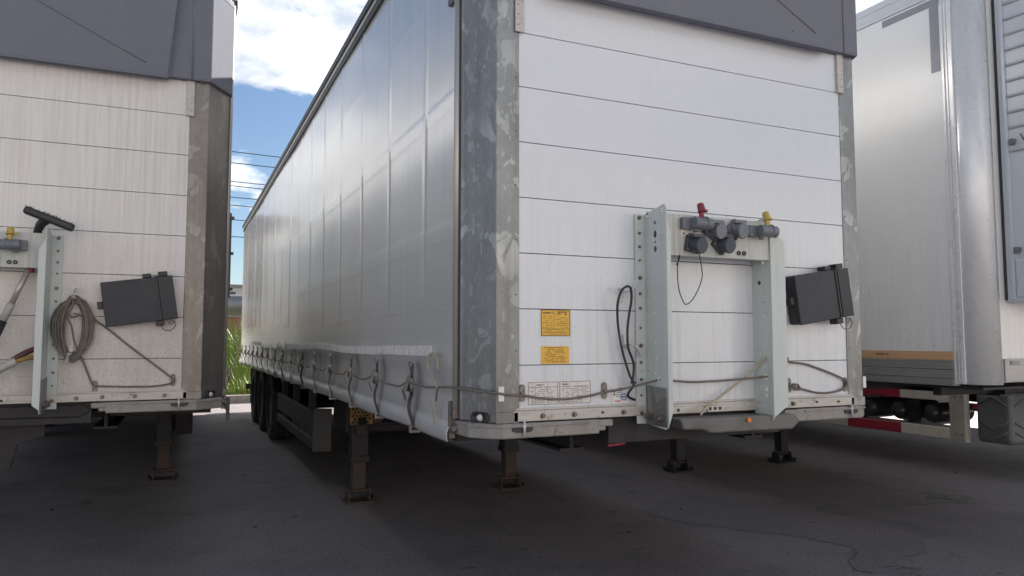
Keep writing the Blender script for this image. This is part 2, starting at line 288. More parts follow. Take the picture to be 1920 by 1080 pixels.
# ------------------------------------------------------------------ mesh helpers
class MB:
    def __init__(s): s.v = []; s.f = []; s.sm = []
    def add(s, vs, fs, smooth=False):
        o = len(s.v); s.v += [tuple(p) for p in vs]; s.f += [[i+o for i in f] for f in fs]; s.sm += [smooth]*len(fs); return s
    def box(s, x0, x1, y0, y1, z0, z1):
        return s.add([(x0,y0,z0),(x1,y0,z0),(x1,y1,z0),(x0,y1,z0),(x0,y0,z1),(x1,y0,z1),(x1,y1,z1),(x0,y1,z1)],
              [(0,3,2,1),(4,5,6,7),(0,1,5,4),(1,2,6,5),(2,3,7,6),(3,0,4,7)])
    def obox(s, c, size, rot):                          # oriented box, rot = Matrix 3x3
        hx, hy, hz = [q/2 for q in size]; c = Vector(c)
        ps = [c + rot @ Vector((a*hx, b*hy, d*hz)) for d in (-1, 1) for a, b in ((-1,-1),(1,-1),(1,1),(-1,1))]
        return s.add(ps, [(0,3,2,1),(4,5,6,7),(0,1,5,4),(1,2,6,5),(2,3,7,6),(3,0,4,7)])
    def prism(s, poly, ax, a0, a1, smooth=False):       # polygon in the other two axes, extruded along ax
        def P(u, v, a):
            return {'x': (a, u, v), 'y': (u, a, v), 'z': (u, v, a)}[ax]
        n = len(poly); vs = [P(u, v, a0) for u, v in poly]+[P(u, v, a1) for u, v in poly]
        s.add(vs, [tuple(range(n))[::-1], tuple(range(n, 2*n))])
        return s.add(vs, [(i, (i+1) % n, n+(i+1) % n, n+i) for i in range(n)], smooth)
    def cyl(s, p0, p1, r, n=12, r1=None, caps=True, smooth=True):
        p0 = Vector(p0); p1 = Vector(p1); r1 = r if r1 is None else r1
        d = (p1-p0).normalized(); u = d.orthogonal().normalized(); v = d.cross(u)
        vs = []
        for p, q in ((p0, r), (p1, r1)):
            vs += [p+(u*cos(2*pi*i/n)+v*sin(2*pi*i/n))*q for i in range(n)]
        s.add(vs, [(i, (i+1) % n, n+(i+1) % n, n+i) for i in range(n)], smooth)
        if caps: s.add(vs, [tuple(range(n))[::-1], tuple(range(n, 2*n))])
        return s
    def tube(s, pts, r, n=6, closed=False):
        pts = [Vector(p) for p in pts]; m = len(pts); rings = []; pu = None
        for i, p in enumerate(pts):
            a = pts[i-1] if (i > 0 or closed) else p; b = pts[(i+1) % m] if (i < m-1 or closed) else p
            d = (b-a).normalized() if (b-a).length > 1e-9 else Vector((0, 0, 1))
            u = d.orthogonal().normalized() if pu is None else (pu-d*pu.dot(d)).normalized()
            pu = u; v = d.cross(u)
            rr = r(i/(m-1)) if callable(r) else r
            rings.append([p+(u*cos(2*pi*k/n)+v*sin(2*pi*k/n))*rr for k in range(n)])
        vs = [q for R in rings for q in R]; fs = []
        for i in range(m if closed else m-1):
            j = (i+1) % m
            fs += [(i*n+k, i*n+(k+1) % n, j*n+(k+1) % n, j*n+k) for k in range(n)]
        s.add(vs, fs, True)
        if not closed: s.add(vs, [tuple(range(n))[::-1], tuple(range((m-1)*n, m*n))])
        return s
    def lathe(s, prof, c, ax='x', n=32, smooth=True):   # prof: (radius, along axis)
        vs = []
        for r, a in prof:
            for i in range(n):
                t = 2*pi*i/n; u, v = r*cos(t), r*sin(t)
                p = {'x': (a, u, v), 'y': (u, a, v), 'z': (u, v, a)}[ax]
                vs.append((p[0]+c[0], p[1]+c[1], p[2]+c[2]))
        m = len(prof)
        return s.add(vs, [(j*n+i, j*n+(i+1) % n, (j+1)*n+(i+1) % n, (j+1)*n+i) for j in range(m-1) for i in range(n)], smooth)
    def plate(s, outline, holes, ax, a0, a1):           # flat plate with real holes
        def P(u, v, a): return {'x': (a, u, v), 'y': (u, a, v), 'z': (u, v, a)}[ax]
        loops = [outline]+holes
        tri = tessellate_polygon([[Vector((u, v, 0)) for u, v in L] for L in loops])
        flat = [q for L in loops for q in L]; n = len(flat)
        vs = [P(u, v, a0) for u, v in flat]+[P(u, v, a1) for u, v in flat]
        s.add(vs, [t for t in tri]+[tuple(i+n for i in t[::-1]) for t in tri])
        o = 0
        for L in loops:
            m = len(L); s.add(vs, [(o+i, o+(i+1) % m, n+o+(i+1) % m, n+o+i) for i in range(m)]); o += m
        return s
    def mesh(s, name, mat):
        me = bpy.data.meshes.new(name); me.from_pydata(s.v, [], s.f)
        bm = bmesh.new(); bm.from_mesh(me)
        bmesh.ops.remove_doubles(bm, verts=bm.verts, dist=1e-5) if len(s.v) < 60000 else None
        for f, q in zip(bm.faces, s.sm): f.smooth = q
        bmesh.ops.recalc_face_normals(bm, faces=bm.faces)
        bm.to_mesh(me); bm.free()
        me.materials.append(M[mat]); return me
def ring(cx, cy, r, n=10, ry=None):
    ry = r if ry is None else ry
    return [(cx+r*cos(2*pi*i/n), cy+ry*sin(2*pi*i/n)) for i in range(n)]
def part(name, mb, mat, parent=None, bevel=0, loc=None, rot=None, seg=2, solid=0):
    me = mb if isinstance(mb, bpy.types.Mesh) else mb.mesh(name, mat)
    o = bpy.data.objects.new(name, me); COL.objects.link(o); o.parent = parent
    if loc: o.location = loc
    if rot: o.rotation_euler = rot
    if solid:
        m = o.modifiers.new('solid', 'SOLIDIFY'); m.thickness = solid; m.offset = 0
    if bevel:
        m = o.modifiers.new('bevel', 'BEVEL'); m.width = bevel; m.segments = seg; m.limit_method = 'ANGLE'; m.angle_limit = radians(40)
    return o
def tag(o, label, cat, group=None, kind=None):
    o['label'] = label
    if cat: o['category'] = cat
    if group: o['group'] = group
    if kind: o['kind'] = kind
    return o
def thing(name, label, cat, loc=(0, 0, 0), group=None, rz=0):
    o = bpy.data.objects.new(name, None); COL.objects.link(o); o.location = loc; o.rotation_euler = (0, 0, rz)
    o.empty_display_size = .3
    return tag(o, label, cat, group)
def spline(pts, n=8):
    P = [Vector(p) for p in pts]; out = []
    for i in range(len(P)-1):
        a = P[max(i-1, 0)]; b = P[i]; c = P[i+1]; d = P[min(i+2, len(P)-1)]
        for k in range(n):
            t = k/n
            out.append(.5*((2*b)+(c-a)*t+(2*a-5*b+4*c-d)*t*t+(3*b-a-3*c+d)*t**3))
    out.append(P[-1]); return out

# ------------------------------------------------------------------ ground and setting
g = MB()
xs = [-400, -60, -20, -8, 0, 8, 20, 60, 400]; ys = [-400, -60, -20, -8, 0, 8, 18.6]
for i in range(len(xs)-1):
    for j in range(len(ys)-1):
        g.add([(xs[i], ys[j], 0), (xs[i+1], ys[j], 0), (xs[i+1], ys[j+1], 0), (xs[i], ys[j+1], 0)], [(0, 1, 2, 3)])
o = part('ground', g, 'asphalt'); o['kind'] = 'structure'
def patch(name, pts, z):
    p = MB(); P = [(q.x, q.y, z) for q in spline([(a, b, 0) for a, b in pts]+[(*pts[0], 0)], 24)[:-1]]
    P = [(x+.10*noise.noise(Vector((x*3, y*3, 0)))+.05*noise.noise(Vector((x*11, y*11, 0))), y+.10*noise.noise(Vector((x*3, y*3, 5)))+.05*noise.noise(Vector((x*11, y*11, 5))), z) for x, y, z in P]
    p.add(P, [tuple(range(len(P)))]); o = part(name, p, 'asphalt_patch'); o['kind'] = 'structure'
patch('pavement', [(4.55, 5.8), (3.72, 5.45), (3.9, 4.9), (4.32, 4.28), (4.45, 3.9), (4.05, 3.5), (4.7, 3.6), (5.5, 4.05), (5.3, 4.6), (4.95, 5.0)], .004)
db = MB()
for i in range(170):
    x = random.uniform(-4, 9); y = random.uniform(1.5, 12); r = random.choice([.003, .004, .006, .008, .013])*random.uniform(.7, 1.2)
    rt = Matrix.Rotation(random.uniform(0, 6.3), 3, 'Z') @ Matrix.Rotation(random.uniform(-.3, .3), 3, 'X')
    db.obox((x, y, r*.22+.004), (r*2.2, r*1.3, r*.5), rt)
o = part('debris', db, 'debris'); tag(o, 'small dark grit and leaf bits scattered over the asphalt', None, kind='stuff')
# kerb, verge
kb = thing('kerb', 'pale concrete kerb in the sun behind the trailers', 'kerb', (0, 18.6, 0))
kme = MB().box(0, .985, 0, .16, -.05, .19).mesh('kerb_stone', 'kerb_concrete')
for i in range(-14, 22): part('kerb_stone', kme, 'kerb_concrete', kb, .012, (i*1.0, random.uniform(-.006, .006), random.uniform(-.006, .006)))
v = MB()
for i in range(len(xs)-1):
    yy = [18.74, 20.5, 24, 30, 60, 400]; zz = [.17, .3, .45, .5, .5, .5]
    for j in range(5):
        v.add([(xs[i], yy[j], zz[j]), (xs[i+1], yy[j], zz[j]), (xs[i+1], yy[j+1], zz[j+1]), (xs[i], yy[j+1], zz[j+1])], [(0, 1, 2, 3)])
o = part('verge', v, 'soil'); o['kind'] = 'structure'
gb = MB(); rg = random.Random(3)
for i in range(26000):
    y = 18.9+rg.random()**1.4*11; x = rg.uniform(-3.2, 6.5)
    h = rg.uniform(.15, .45)*(1+3.6*min(1, max(0, (y-20.5)/4)))*(.6+.8*abs(noise.noise(Vector((x*.8, y*.8, 0)))))
    z = .17+min(.3, (y-18.7)*.07); a = rg.uniform(0, 6.28); wd = rg.uniform(.008, .02)
    lx, ly = rg.uniform(-.5, .5)*h, rg.uniform(-.5, .5)*h; ux, uy = cos(a)*wd, sin(a)*wd
    gb.add([(x-ux, y-uy, z), (x+ux, y+uy, z), (x+ux*.7+lx*.4, y+uy*.7+ly*.4, z+h*.55), (x-ux*.7+lx*.4, y-uy*.7+ly*.4, z+h*.55), (x+lx, y+ly, z+h)], [(0, 1, 2, 3), (3, 2, 4)])
o = part('grass', gb, 'grass_blade'); tag(o, 'tall sunlit green weeds and grass behind the kerb', None, kind='stuff')

# background things in the gap
p = thing('pipeline', 'thick grey insulated pipeline running across behind the weeds', 'pipe', (0, 34, 0))
part('pipe', MB().cyl((-30, 0, 3.0), (40, 0, 3.0), .46, 28), 'pipe_metal', p)
bme = MB().cyl((0, 0, 0), (.08, 0, 0), .475, 28).mesh('joint_band', 'pipe_metal')
for i in range(-9, 12): part('joint_band', bme, 'pipe_metal', p, 0, (i*3.0+1.2, 0, 3.0))
sme = MB().box(-.12, .12, -.12, .12, .4, 2.55).mesh('support', 'kerb_concrete')
for i in range(-4, 6): part('support', sme, 'kerb_concrete', p, .01, (i*6.0+4.0, 0, 0))
p = thing('brick_wall', 'low red brick wall under the grey pipeline', 'wall', (0, 44, 0))
part('wall_face', MB().box(-20, 40, 0, .4, .4, 2.75), 'brick_red', p)
part('coping', MB().box(-20, 40, -.06, .46, 2.75, 2.9), 'kerb_concrete', p, .02)
p = thing('apartment_building', 'pale far apartment block seen above the pipeline', 'building', (-5, 170, 0))
part('wall', MB().box(0, 60, 0, 14, 0, 12.9), 'far_wall', p)
part('roof', MB().box(-.4, 60.4, -.4, 14.4, 12.9, 13.5), 'kerb_concrete', p)
wme = MB().box(0, 1.6, -.12, .05, 0, 1.7).mesh('window', 'window_glass')
for i in range(14):
    for j in range(4): part('window', wme, 'window_glass', p, 0, (2+i*4.1, 0, 1.2+j*3.0))
p = thing('notice_board', 'dark upright board on a post behind the left trailer', 'board', (.36, 24, .45))
part('post', MB().cyl((-.25, .1, -.2), (-.25, .1, 6), .05, 10), 'dark_board', p)
part('panel', MB().box(-1.4, 1.02, -.05, .05, 2.33, 4.95), 'dark_board', p, .01)
for z in (2.6, 3.7, 4.8): part('bracket', MB().box(1.02, 1.09, -.07, .07, z-.04, z+.04), 'dark_board', p)
p = thing('marker_post', 'teal painted post standing in the weeds', 'post', (1.02, 21.5, .3))
part('shaft', MB().cyl((0, 0, -.3), (0, 0, 1.25), .09, 12), 'teal_paint', p)
part('cap', MB().cyl((0, 0, 1.25), (0, 0, 1.31), .11, 12, .07), 'teal_paint', p)
for i, (z, dz, Y) in enumerate([(11.8, -.35, 40), (11.2, -.3, 40), (10.35, -.32, 40.6), (10.15, -.5, 40.6), (9.6, -.2, 41.2), (9.2, -.35, 41.2), (8.5, -.25, 41.8), (7.6, -.2, 42)]):
    pts = [(-26+6*k, Y+.02*k, z-dz*(-26+6*k)/12*-1*-1 - .9*(1-((k-6)/6)**2)) for k in range(13)]
    pts = [(x, y, z+dz*(x/14)-.5*(1-(x/30)**2)) for x, y, _ in pts]
    o = part('power_line', MB().tube(pts, .022, 5), 'wire_dark')
    nm = ['topmost', 'second', 'third', 'fourth', 'fifth', 'sixth', 'seventh', 'lowest'][i]
    tag(o, f'{nm} of the thin power lines crossing the sky between the two left trailers', 'power line', 'power lines')
p = thing('street_lamp', 'thin far street lamp with a curved arm above the gap', 'street lamp', (1.05, 46, .5))
part('pole', MB().tube(spline([(0, 0, -.3), (0, 0, 6), (.02, 0, 8.6), (.15, 0, 9.1), (.6, 0, 9.35)]), .045, 8), 'wire_dark', p)
part('lamp_head', MB().box(.55, 1.05, -.1, .1, 9.3, 9.42), 'wire_dark', p, .02)

# ------------------------------------------------------------------ curtain-side semi-trailer
SEAMS = [3.30, 2.99, 2.722, 2.45, 2.18, 1.912, 1.646, 1.38, 1.172]
def curtain_mesh(name):                                  # left side curtain, outer face towards -x; local front y .27 .. 13.75
    c = MB(); Y0, Y1 = .275, 13.78
    ysl = []; y = Y0
    while y < Y1: ysl.append(y); y += .016 if y < 4 else .03
    ysl.append(Y1)
    zl = [1.005+.0115*i for i in range(40)]; z = zl[-1]
    while z < 3.93: z += .024; zl.append(z)
    seam = [.78+.795*k for k in range(17)]; strapy = [.87+.81*k for k in range(16)]
    G = lambda d, s: exp(-(d/s)**2) if abs(d) < 4*s else 0
    vs = []
    for y in ysl:
        dv = min(((y-q) for q in seam), key=abs); ds = min(((y-q) for q in strapy), key=abs)
        for z in zl:
            o = .0042*G(dv, .016)*(1 if z > 1.9 else max(0, (z-1.45)/.45)) + .0018*G(dv-.034, .01)*(z > 1.5)
            for hz, ha in ((2.745, .0048), (2.695, .0035), (2.07, .004), (2.02, .004), (3.42, .001)): o += ha*G(z-hz, .014)
            o += .004*sin(y*1.3+z*.9)+.0035*noise.noise(Vector((y*.9, z*1.2, 1)))
            if z < 1.5:
                t = min(1, (1.5-z)/.16)
                o += t*(-.014*G(ds, .10) + .011*sin((z-1.0)*17+.8*noise.noise(Vector((y*1.6, 0, 3))))+.007*noise.noise(Vector((y*1.7, z*5, 7))))
            if z < 1.10:
                q = (1.10-z)/.095; o += .032*sin(min(1, q)*pi*.62)
            zz = z
            if z < 1.06: zz = z+.012*noise.noise(Vector((y*1.4, 2, 0)))
            vs.append((-1.285-o, y, zz))
    n = len(zl)
    c.add(vs, [(i*n+j, i*n+j+1, (i+1)*n+j+1, (i+1)*n+j) for i in range(len(ysl)-1) for j in range(n-1)], True)
    return c.mesh(name, 'curtain_silver')
CURT = curtain_mesh('side_curtain')
def strap_meshes():
    s = MB().box(-.004, .0, -.022, .022, 1.20, 1.375)
    for i in range(8):                                   # lower hanging tail
        z0 = 1.20-i*.022; b0 = .010*sin(i*.5); b1 = .010*sin((i+1)*.5)
        s.add([(-.004-b0, -.021, z0), (-.004-b0, .021, z0), (-.004-b1, .021, z0-.022), (-.004-b1, -.021, z0-.022),
               (-b0, -.021, z0), (-b0, .021, z0), (-b1, .021, z0-.022), (-b1, -.021, z0-.022)], [(0, 1, 2, 3), (7, 6, 5, 4), (0, 3, 7, 4), (1, 5, 6, 2)])
    b = MB().box(-.016, -.004, -.026, .026, 1.215, 1.235).box(-.016, -.004, -.026, -.020, 1.215, 1.29).box(-.016, -.004, .020, .026, 1.215, 1.29)
    b.obox((-.022, -.004, 1.262), (.006, .036, .10), Matrix.Rotation(.22, 3, 'Y')).obox((-.03, -.006, 1.195), (.005, .03, .06), Matrix.Rotation(-.2, 3, 'Y')).box(-.012, -.004, -.014, .014, 1.355, 1.385)
    h = MB().box(-.010, -.003, -.010, .010, 1.0, 1.03).box(-.010, .03, -.008, .008, .985, 1.0)
    return s.mesh('strap', 'strap_web'), b.mesh('buckle', 'buckle_steel'), h.mesh('hook', 'buckle_steel')
STRAP, BUCK, HOOK = strap_meshes()
def wheel_meshes():
    t = MB().lathe([(.29, -.15), (.33, -.18), (.43, -.19), (.485, -.175), (.505, -.15), (.507, -.09), (.495, -.085), (.495, -.075), (.508, -.07), (.508, -.01), (.496, -.006), (.496, .006), (.508, .01), (.508, .07), (.495, .075), (.495, .085), (.507, .09), (.505, .15), (.485, .175), (.43, .19), (.33, .18), (.29, .15)], (0, 0, 0), 'x', 40)
    r = MB().lathe([(.292, -.15), (.28, -.16), (.265, -.13), (.25, -.02), (.20, .02), (.16, .0), (.15, -.03), (.11, -.08), (.10, -.13), (.001, -.135)], (0, 0, 0), 'x', 32)
    for i in range(10): r.cyl((-.0, .175*cos(i*pi/5), .175*sin(i*pi/5)), (-.035, .175*cos(i*pi/5), .175*sin(i*pi/5)), .016, 6)
    return t.mesh('tyre', 'tyre'), r.mesh('rim', 'rim_steel')
TYRE, RIM = wheel_meshes()
def add_wheel(parent, x, y, side):
    wv = part('wheel', TYRE, 'tyre', parent, 0, (x, y, .508)); wv.rotation_euler = (random.random()*3, 0, 0 if side < 0 else pi)
    part('rim', RIM, 'rim_steel', wv)
BOLT = MB().cyl((0, 0, 0), (0, -.004, 0), .011, 14).cyl((0, -.004, 0), (0, -.013, 0), .0075, 6, smooth=False).mesh('bolt', 'bolt_steel')
RIVET = MB().cyl((0, 0, 0), (0, -.004, 0), .006, 8, .004).mesh('rivet', 'bolt_steel')
def bolt(parent, x, y, z, s=1, me=None, rot=None):
    o = part('bolt', me or BOLT, '', parent, 0, (x, y, z), rot); o.scale = (s, s, s); return o
def add_text_rows(parent, x0, x1, z0, z1, y, mat, rows, hh, seed, name='lettering', density=.8):
    r = random.Random(seed); m = MB()
    for i in range(rows):
        z = z1-(i+.5)*(z1-z0)/rows; x = x0+r.random()*.2*(x1-x0); xe = x1-r.random()*.25*(x1-x0)
        while x < xe:
            wl = r.uniform(.004, .016); 
            if r.random() < density: m.box(x, min(x+wl, xe), y-.0006, y+.0002, z-hh/2, z+hh/2)
            x += wl+.003
    return part(name, m, mat, parent)

def build_trailer(cx, D, label, dirty=False, main=True, half=1.285, uprights=None, grp='curtain-side semi-trailers'):
    T = thing('semi_trailer', label, 'trailer', (cx, D, 0), grp)
    pm = 'panel_dirty' if dirty else 'panel_white'; gm = 'galvanised_dirty' if dirty else 'galvanised'
    # front wall panels
    for a, b in zip(SEAMS[:-1], SEAMS[1:]):
        part('wall_panel', MB().box(-1.068, 1.068, 0, .03, b+.0016, a-.0016), pm, T, .002)
    part('wall_backing', MB().box(-1.065, 1.065, .026, .05, 1.15, 3.9), 'rail_rubber', T)
    # corner posts
    for s in (-1, 1):
        pl = [(s*1.066, -.006), (s*1.185, -.006), (s*(half-.012), .20), (s*half, .215), (s*half, .262), (s*1.066, .262)]
        po = part('corner_post', MB().prism(pl, 'z', 1.115, 3.95), gm, T, .004)
        for k in range(9): bolt(po, s*1.085, -.006, 1.45+.262*k, .75, RIVET)
        st = part('edge_strip', MB().box(*sorted((s*1.045, s*1.062)), -.018, -.0005, 2.985, 3.35).box(*sorted((s*1.062, s*1.092)), -.018, -.0095, 2.985, 3.35), 'rail_alu', T, .001)
        for z in (3.02, 3.07, 3.12): bolt(st, s*1.077, -.018, z, .6, RIVET)
        # curtain pole
        pp = part('tension_pole', MB().cyl((s*(half+.004), .245, 1.165), (s*(half+.004), .245, 3.9), .019, 14), 'pole_alu', T)
        part('ratchet', MB().box(*sorted((s*(half-.03), s*(half+.028))), .222, .268, 1.12, 1.165).box(*sorted((s*(half+.0), s*(half+.03))), .268, .292, 1.02, 1.20).cyl((s*(half-.03), .24, 1.10), (s*(half+.03), .235, 1.06), .018, 8), 'bolt_steel', pp, .002)
        part('gasket', MB().box(*sorted((s*(half-.004), s*(half+.004))), .212, .228, 1.12, 3.93), 'rail_rubber', T)
        # lower corner foot: flange wrapped round the corner, lamp, tie hole
        out = [(s*.575, -.022), (s*1.16, -.022), (s*1.22, .02), (s*(half-.005), .10), (s*(half+.004), .2), (s*(half+.004), .27), (s*.575, .27)]
        bmb = MB()
        n = len(out)
        bmb.prism([(s*.64, -.020), *out[1:-1], (s*.64, .27)], 'z', 1.042, 1.112)
        bmb.prism([(s*.56, -.016), (s*.645, -.0185), (s*.645, .2), (s*.56, .2)], 'z', 1.075, 1.110)
        bmb.prism([(s*.60, -.014), (s*.652, -.017), (s*.652, .2), (s*.60, .2)], 'z', 1.055, 1.080)
        bm_ = part('front_beam', bmb, 'beam_paint', T, .008)
        part('flange', MB().prism([(s*.70, -.03), (s*1.165, -.03), (s*1.228, .014), (s*(half+.002), .10), (s*(half+.010), .2), (s*(half+.010), .24), (s*.70, .24)], 'z', 1.095, 1.103), 'beam_paint', bm_, .002)
        part('foot_plate', MB().box(*sorted((s*1.075, s*1.19)), -.016, -.0065, 1.112, 1.165), gm, bm_, .004)
        # tie slot with pin
        part('tie_slot', MB().prism([(s*1.06+.034*cos(t)*1.0+(.02 if cos(t) > 0 else -.02), 1.085+.016*sin(t)) for t in [i*pi/8 for i in range(16)]], 'y', -.028, -.019), 'rail_rubber', bm_)
        part('pin', MB().cyl((s*1.055, -.036, 1.125), (s*1.055, -.036, 1.05), .006, 8).cyl((s*1.055, -.036, 1.10), (s*1.055, -.02, 1.10), .010, 8), 'hook_zinc', bm_)
        lx = s*1.225; ang = atan2(.206, .1)*s
        # lamp on chamfered face of the post foot
        R = Matrix.Rotation(s*atan2(.206, half-.012-1.185), 3, 'Z')
        cpt = Vector((s*(1.185+(half-.012-1.185)*.45), -.006+.206*.45, 1.135)); nrm = Vector((s*.206, -(half-.012-1.185), 0)).normalized(); tg = Vector((-nrm.y, nrm.x, 0))
        ov = MB()
        ov.add([cpt+nrm*h+tg*((.026 if cos(t) > 0 else -.026)+.022*cos(t))*q+Vector((0, 0, 1))*.024*sin(t)*q for h, q in ((.0, 1.15), (.012, 1.15), (.012, .92), (.004, .9)) for t in [i*pi/9 for i in range(18)]],
               [(j*18+i, j*18+(i+1) % 18, (j+1)*18+(i+1) % 18, (j+1)*18+i) for j in range(3) for i in range(18)]+[tuple(54+i for i in range(18))], True)
        lm = part('marker_lamp', ov, 'rail_rubber', T)
        lz = MB()
        for j in range(5): pass
        lz.add([cpt+nrm*(.004+.016*cos(a))+(tg*cos(t)+Vector((0, 0, 1))*sin(t))*.018*sin(a) for a in (0.02, .5, 1.0, 1.5) for t in [i*pi/8 for i in range(16)]],
               [(j*16+i, j*16+(i+1) % 16, (j+1)*16+(i+1) % 16, (j+1)*16+i) for j in range(3) for i in range(16)]+[tuple(range(16))], True)
        part('lens', lz, 'lamp_lens', lm)
        part('tie_ring', MB().lathe([(.013, 0), (.019, -.006), (.022, 0)], (s*1.125, -.0065 if abs(s) else 0, 1.137), 'y', 18), 'bolt_steel', T)
        part('tie_hole', MB().cyl((s*1.125, -.0068, 1.137), (s*1.125, -.0085, 1.137), .014, 16), 'rail_rubber', T)
        if not dirty: part('reflector', MB().box(s*1.193-.012*1, s*1.193+.012, -.014, -.0065, 1.215, 1.283) if s > 0 else MB().box(-1.176, -1.148, -.014, -.0065, 1.215, 1.283), 'reflect_white', T, .002)
    # bottom rail
    rl = part('bottom_rail', MB().box(-1.10, 1.10, -.016, .03, 1.118, 1.168).box(-1.085, 1.085, -.009, .0, 1.168, 1.180), 'rail_alu', T, .003)
    for x in (-.95, -.78, -.62, -.5, .48, .62, .80, .97):
        bolt(rl, x, -.016, 1.143+random.uniform(-.004, .004), random.choice([.7, 1.2]))
    for xa, xb in ((-.30, -.13), (.0, .13)):
        hp = part('hinge_plate', MB().prism([(xa, 1.145), (xa+.02, 1.12), (xb-.02, 1.12), (xb, 1.145), (xb, 1.155), (xa, 1.155)], 'y', -.024, -.017), 'rail_alu', T, .002)
        for q in (.25, .5, .75): part('hole', MB().cyl((xa+(xb-xa)*q, -.0245, 1.138), (xa+(xb-xa)*q, -.026, 1.138), .009, 10), 'rail_rubber', hp)
    # centre bolster below the rail
    cb = part('centre_beam', MB().prism([(-.22, 1.05), (-.24, 1.105), (.52, 1.100), (.56, 1.06), (.50, 1.02), (-.05, 1.025), (-.10, 1.045)], 'y', -.13 if main else .02, .02 if main else .06), 'beam_dark' if main else 'chassis_dark', T, .01)
    part('skirt', MB().box(-.56, .56, .03, .10, .985, 1.112), 'chassis_dark', T)
    part('marker_light', MB().cyl((.19, -.13, 1.083), (.19, -.144, 1.083), .012, 12), 'amber_lens', cb) if main else None
    # hood
    hb = 3.222
    hd = part('front_hood', MB().prism([(-1.19, -.045), (1.19, -.045), (half+.012, .19), (half+.022, .36), (-half-.022, .36), (-half-.012, .19)], 'z', hb, 3.86), 'hood_plastic', T, .008)
    tp = MB(); rows = []
    for q in range(7):                                   # rounded top of the hood
        t = q/6*pi/2; sc = .72+.28*cos(t); rows.append([(x*(.965+.035*cos(t)), y+.42*(1-cos(t)), 3.86+.16*sin(t)) for x, y in [(-half-.022, .36), (-half-.012, .19), (-1.19, -.045), (1.19, -.045), (half+.012, .19), (half+.022, .36)]])
    tp.add([p for r in rows for p in r], [(j*6+i, j*6+i+1, (j+1)*6+i+1, (j+1)*6+i) for j in range(6) for i in range(5)], True)
    part('hood_top', tp, 'hood_plastic', T)
    cp = part('hood_panel', MB().add([(-.925, -.085, hb-.012), (.925, -.085, hb-.012), (.985, -.115, 3.88), (-.985, -.115, 3.88), (-.95, -.044, hb-.012), (.95, -.044, hb-.012), (1.0, -.044, 3.9), (-1.0, -.044, 3.9)],
              [(0, 1, 2, 3), (7, 6, 5, 4), (0, 4, 5, 1), (1, 5, 6, 2), (2, 6, 7, 3), (3, 7, 4, 0)]), 'hood_plastic', T, .006)
    part('lip', MB().box(-.93, .93, -.096, -.05, hb-.026, hb-.0125), 'hood_plastic', cp, .004)
    for s in (-1, 1):
        pts = [(s*(.10+.70*t), -.088-.027*((3.62-.34*t)-hb)/.69, 3.62-.34*t) for t in (0, .25, .5, .75, 1)]
        part('crease', MB().tube(pts, lambda t: .0075*(1-.5*t), 6), 'hood_plastic', cp)
        for z in (3.26, 3.36): bolt(cp, s*.62, -.088-.03*(z-hb)/.69, z, .7, RIVET)
        part('fold', MB().cyl((s*1.075, -.046, hb), (s*1.075, -.046, 3.86), .006, 8), 'hood_plastic', hd)
        for q in range(4): bolt(hd, s*(1.13+.014*(q % 2)), -.0455, 3.215+.02*(q//2), .7, RIVET)
    # roof, rails, curtains
    part('roof', MB().box(-half+.05, half-.05, .38, 13.78, 3.97, 3.99), 'curtain_silver', T, .004)
    for s in (-1, 1):
        tr = part('top_rail', MB().box(*sorted((s*(half-.05), s*(half+.045))), .36, 13.84, 3.945, 4.0), 'rail_rubber', T, .004)
        part('rail_edge', MB().box(*sorted((s*(half-.045), s*(half+.030))), .36, 13.84, 3.912, 3.943), 'rail_alu', tr, .004)
        part('rail_seal', MB().box(*sorted((s*(half-.04), s*(half+.024))), .36, 13.84, 3.865, 3.910), 'rail_rubber', tr, .004)
        cu = part('side_curtain', CURT, '', T, 0, (0, 0, 0), None, solid=.003)
        d = half-1.285
        if s > 0: cu.scale = (-1, 1, 1)
        cu.location.x = s*d
        if (main and s < 0) or (not main and s > 0):
            for k in range(16):
                y = .87+.81*k; zz = random.uniform(-.006, .006)
                so_ = part('strap', STRAP, '', T, 0, (s*(half+.034), y, zz)); so_.rotation_euler = (radians(random.uniform(-3, 3))*.3, 0, radians(random.uniform(-8, 8)))
                so_.scale = (-1.5*s if s > 0 else 1.5, 1.55, 1)
                part('buckle', BUCK, '', so_); part('hook', HOOK, '', so_)
    if main:                                             # ribbed white strip on the left curtain
        for (ya, yb, n) in ((.60, 6.4, 104), (9.6, 11.3, 30)):
            m = MB(); stp = (yb-ya)/n
            for i in range(n):
                y = ya+i*stp; dz = .010*sin(y*1.9)+.006*noise.noise(Vector((y*1.5, 0, 0))); f = .004*sin(y*1.3+1.43*.9)+.004
                m.box(-1.300-f, -1.288-f, y, y+stp*.60, 1.403+dz, 1.458+dz)
            part('ribbed_strip', m, 'tape_white', T)
    # rear frame
    part('rear_frame', MB().box(-half, half, 13.78, 13.95, 1.0, 4.0), gm, T, .006)
    # chassis
    for s in (-1, 1):
        b = MB().box(s*.62-.01, s*.62+.01, .3, 3.0, .93, 1.02).box(s*.62-.07, s*.62+.07, .3, 13.7, 1.02, 1.035)
        b.prism([(3.0, .93), (3.0, 1.02), (13.7, 1.02), (13.7, .72), (4.3, .68)], 'x', s*.62-.01, s*.62+.01)
        b.box(s*.62-.07, s*.62+.07, 4.3, 13.7, .665, .68).box(s*.62-.07, s*.62+.07, .3, 3.0, .915, .93)
        part('chassis_beam', b, 'chassis_dark', T)
        sr = part('side_raving', MB().box(*sorted((s*(half-.12), s*(half-.03))), .3, 13.75, 1.04, 1.13), 'chassis_dark', T, .004)
    cme = MB().box(-half+.06, half-.06, -.035, .035, .985, 1.06).mesh('cross_member', 'chassis_dark')
    for k in range(27): part('cross_member', cme, '', T, 0, (0, .45+k*.5, 0))
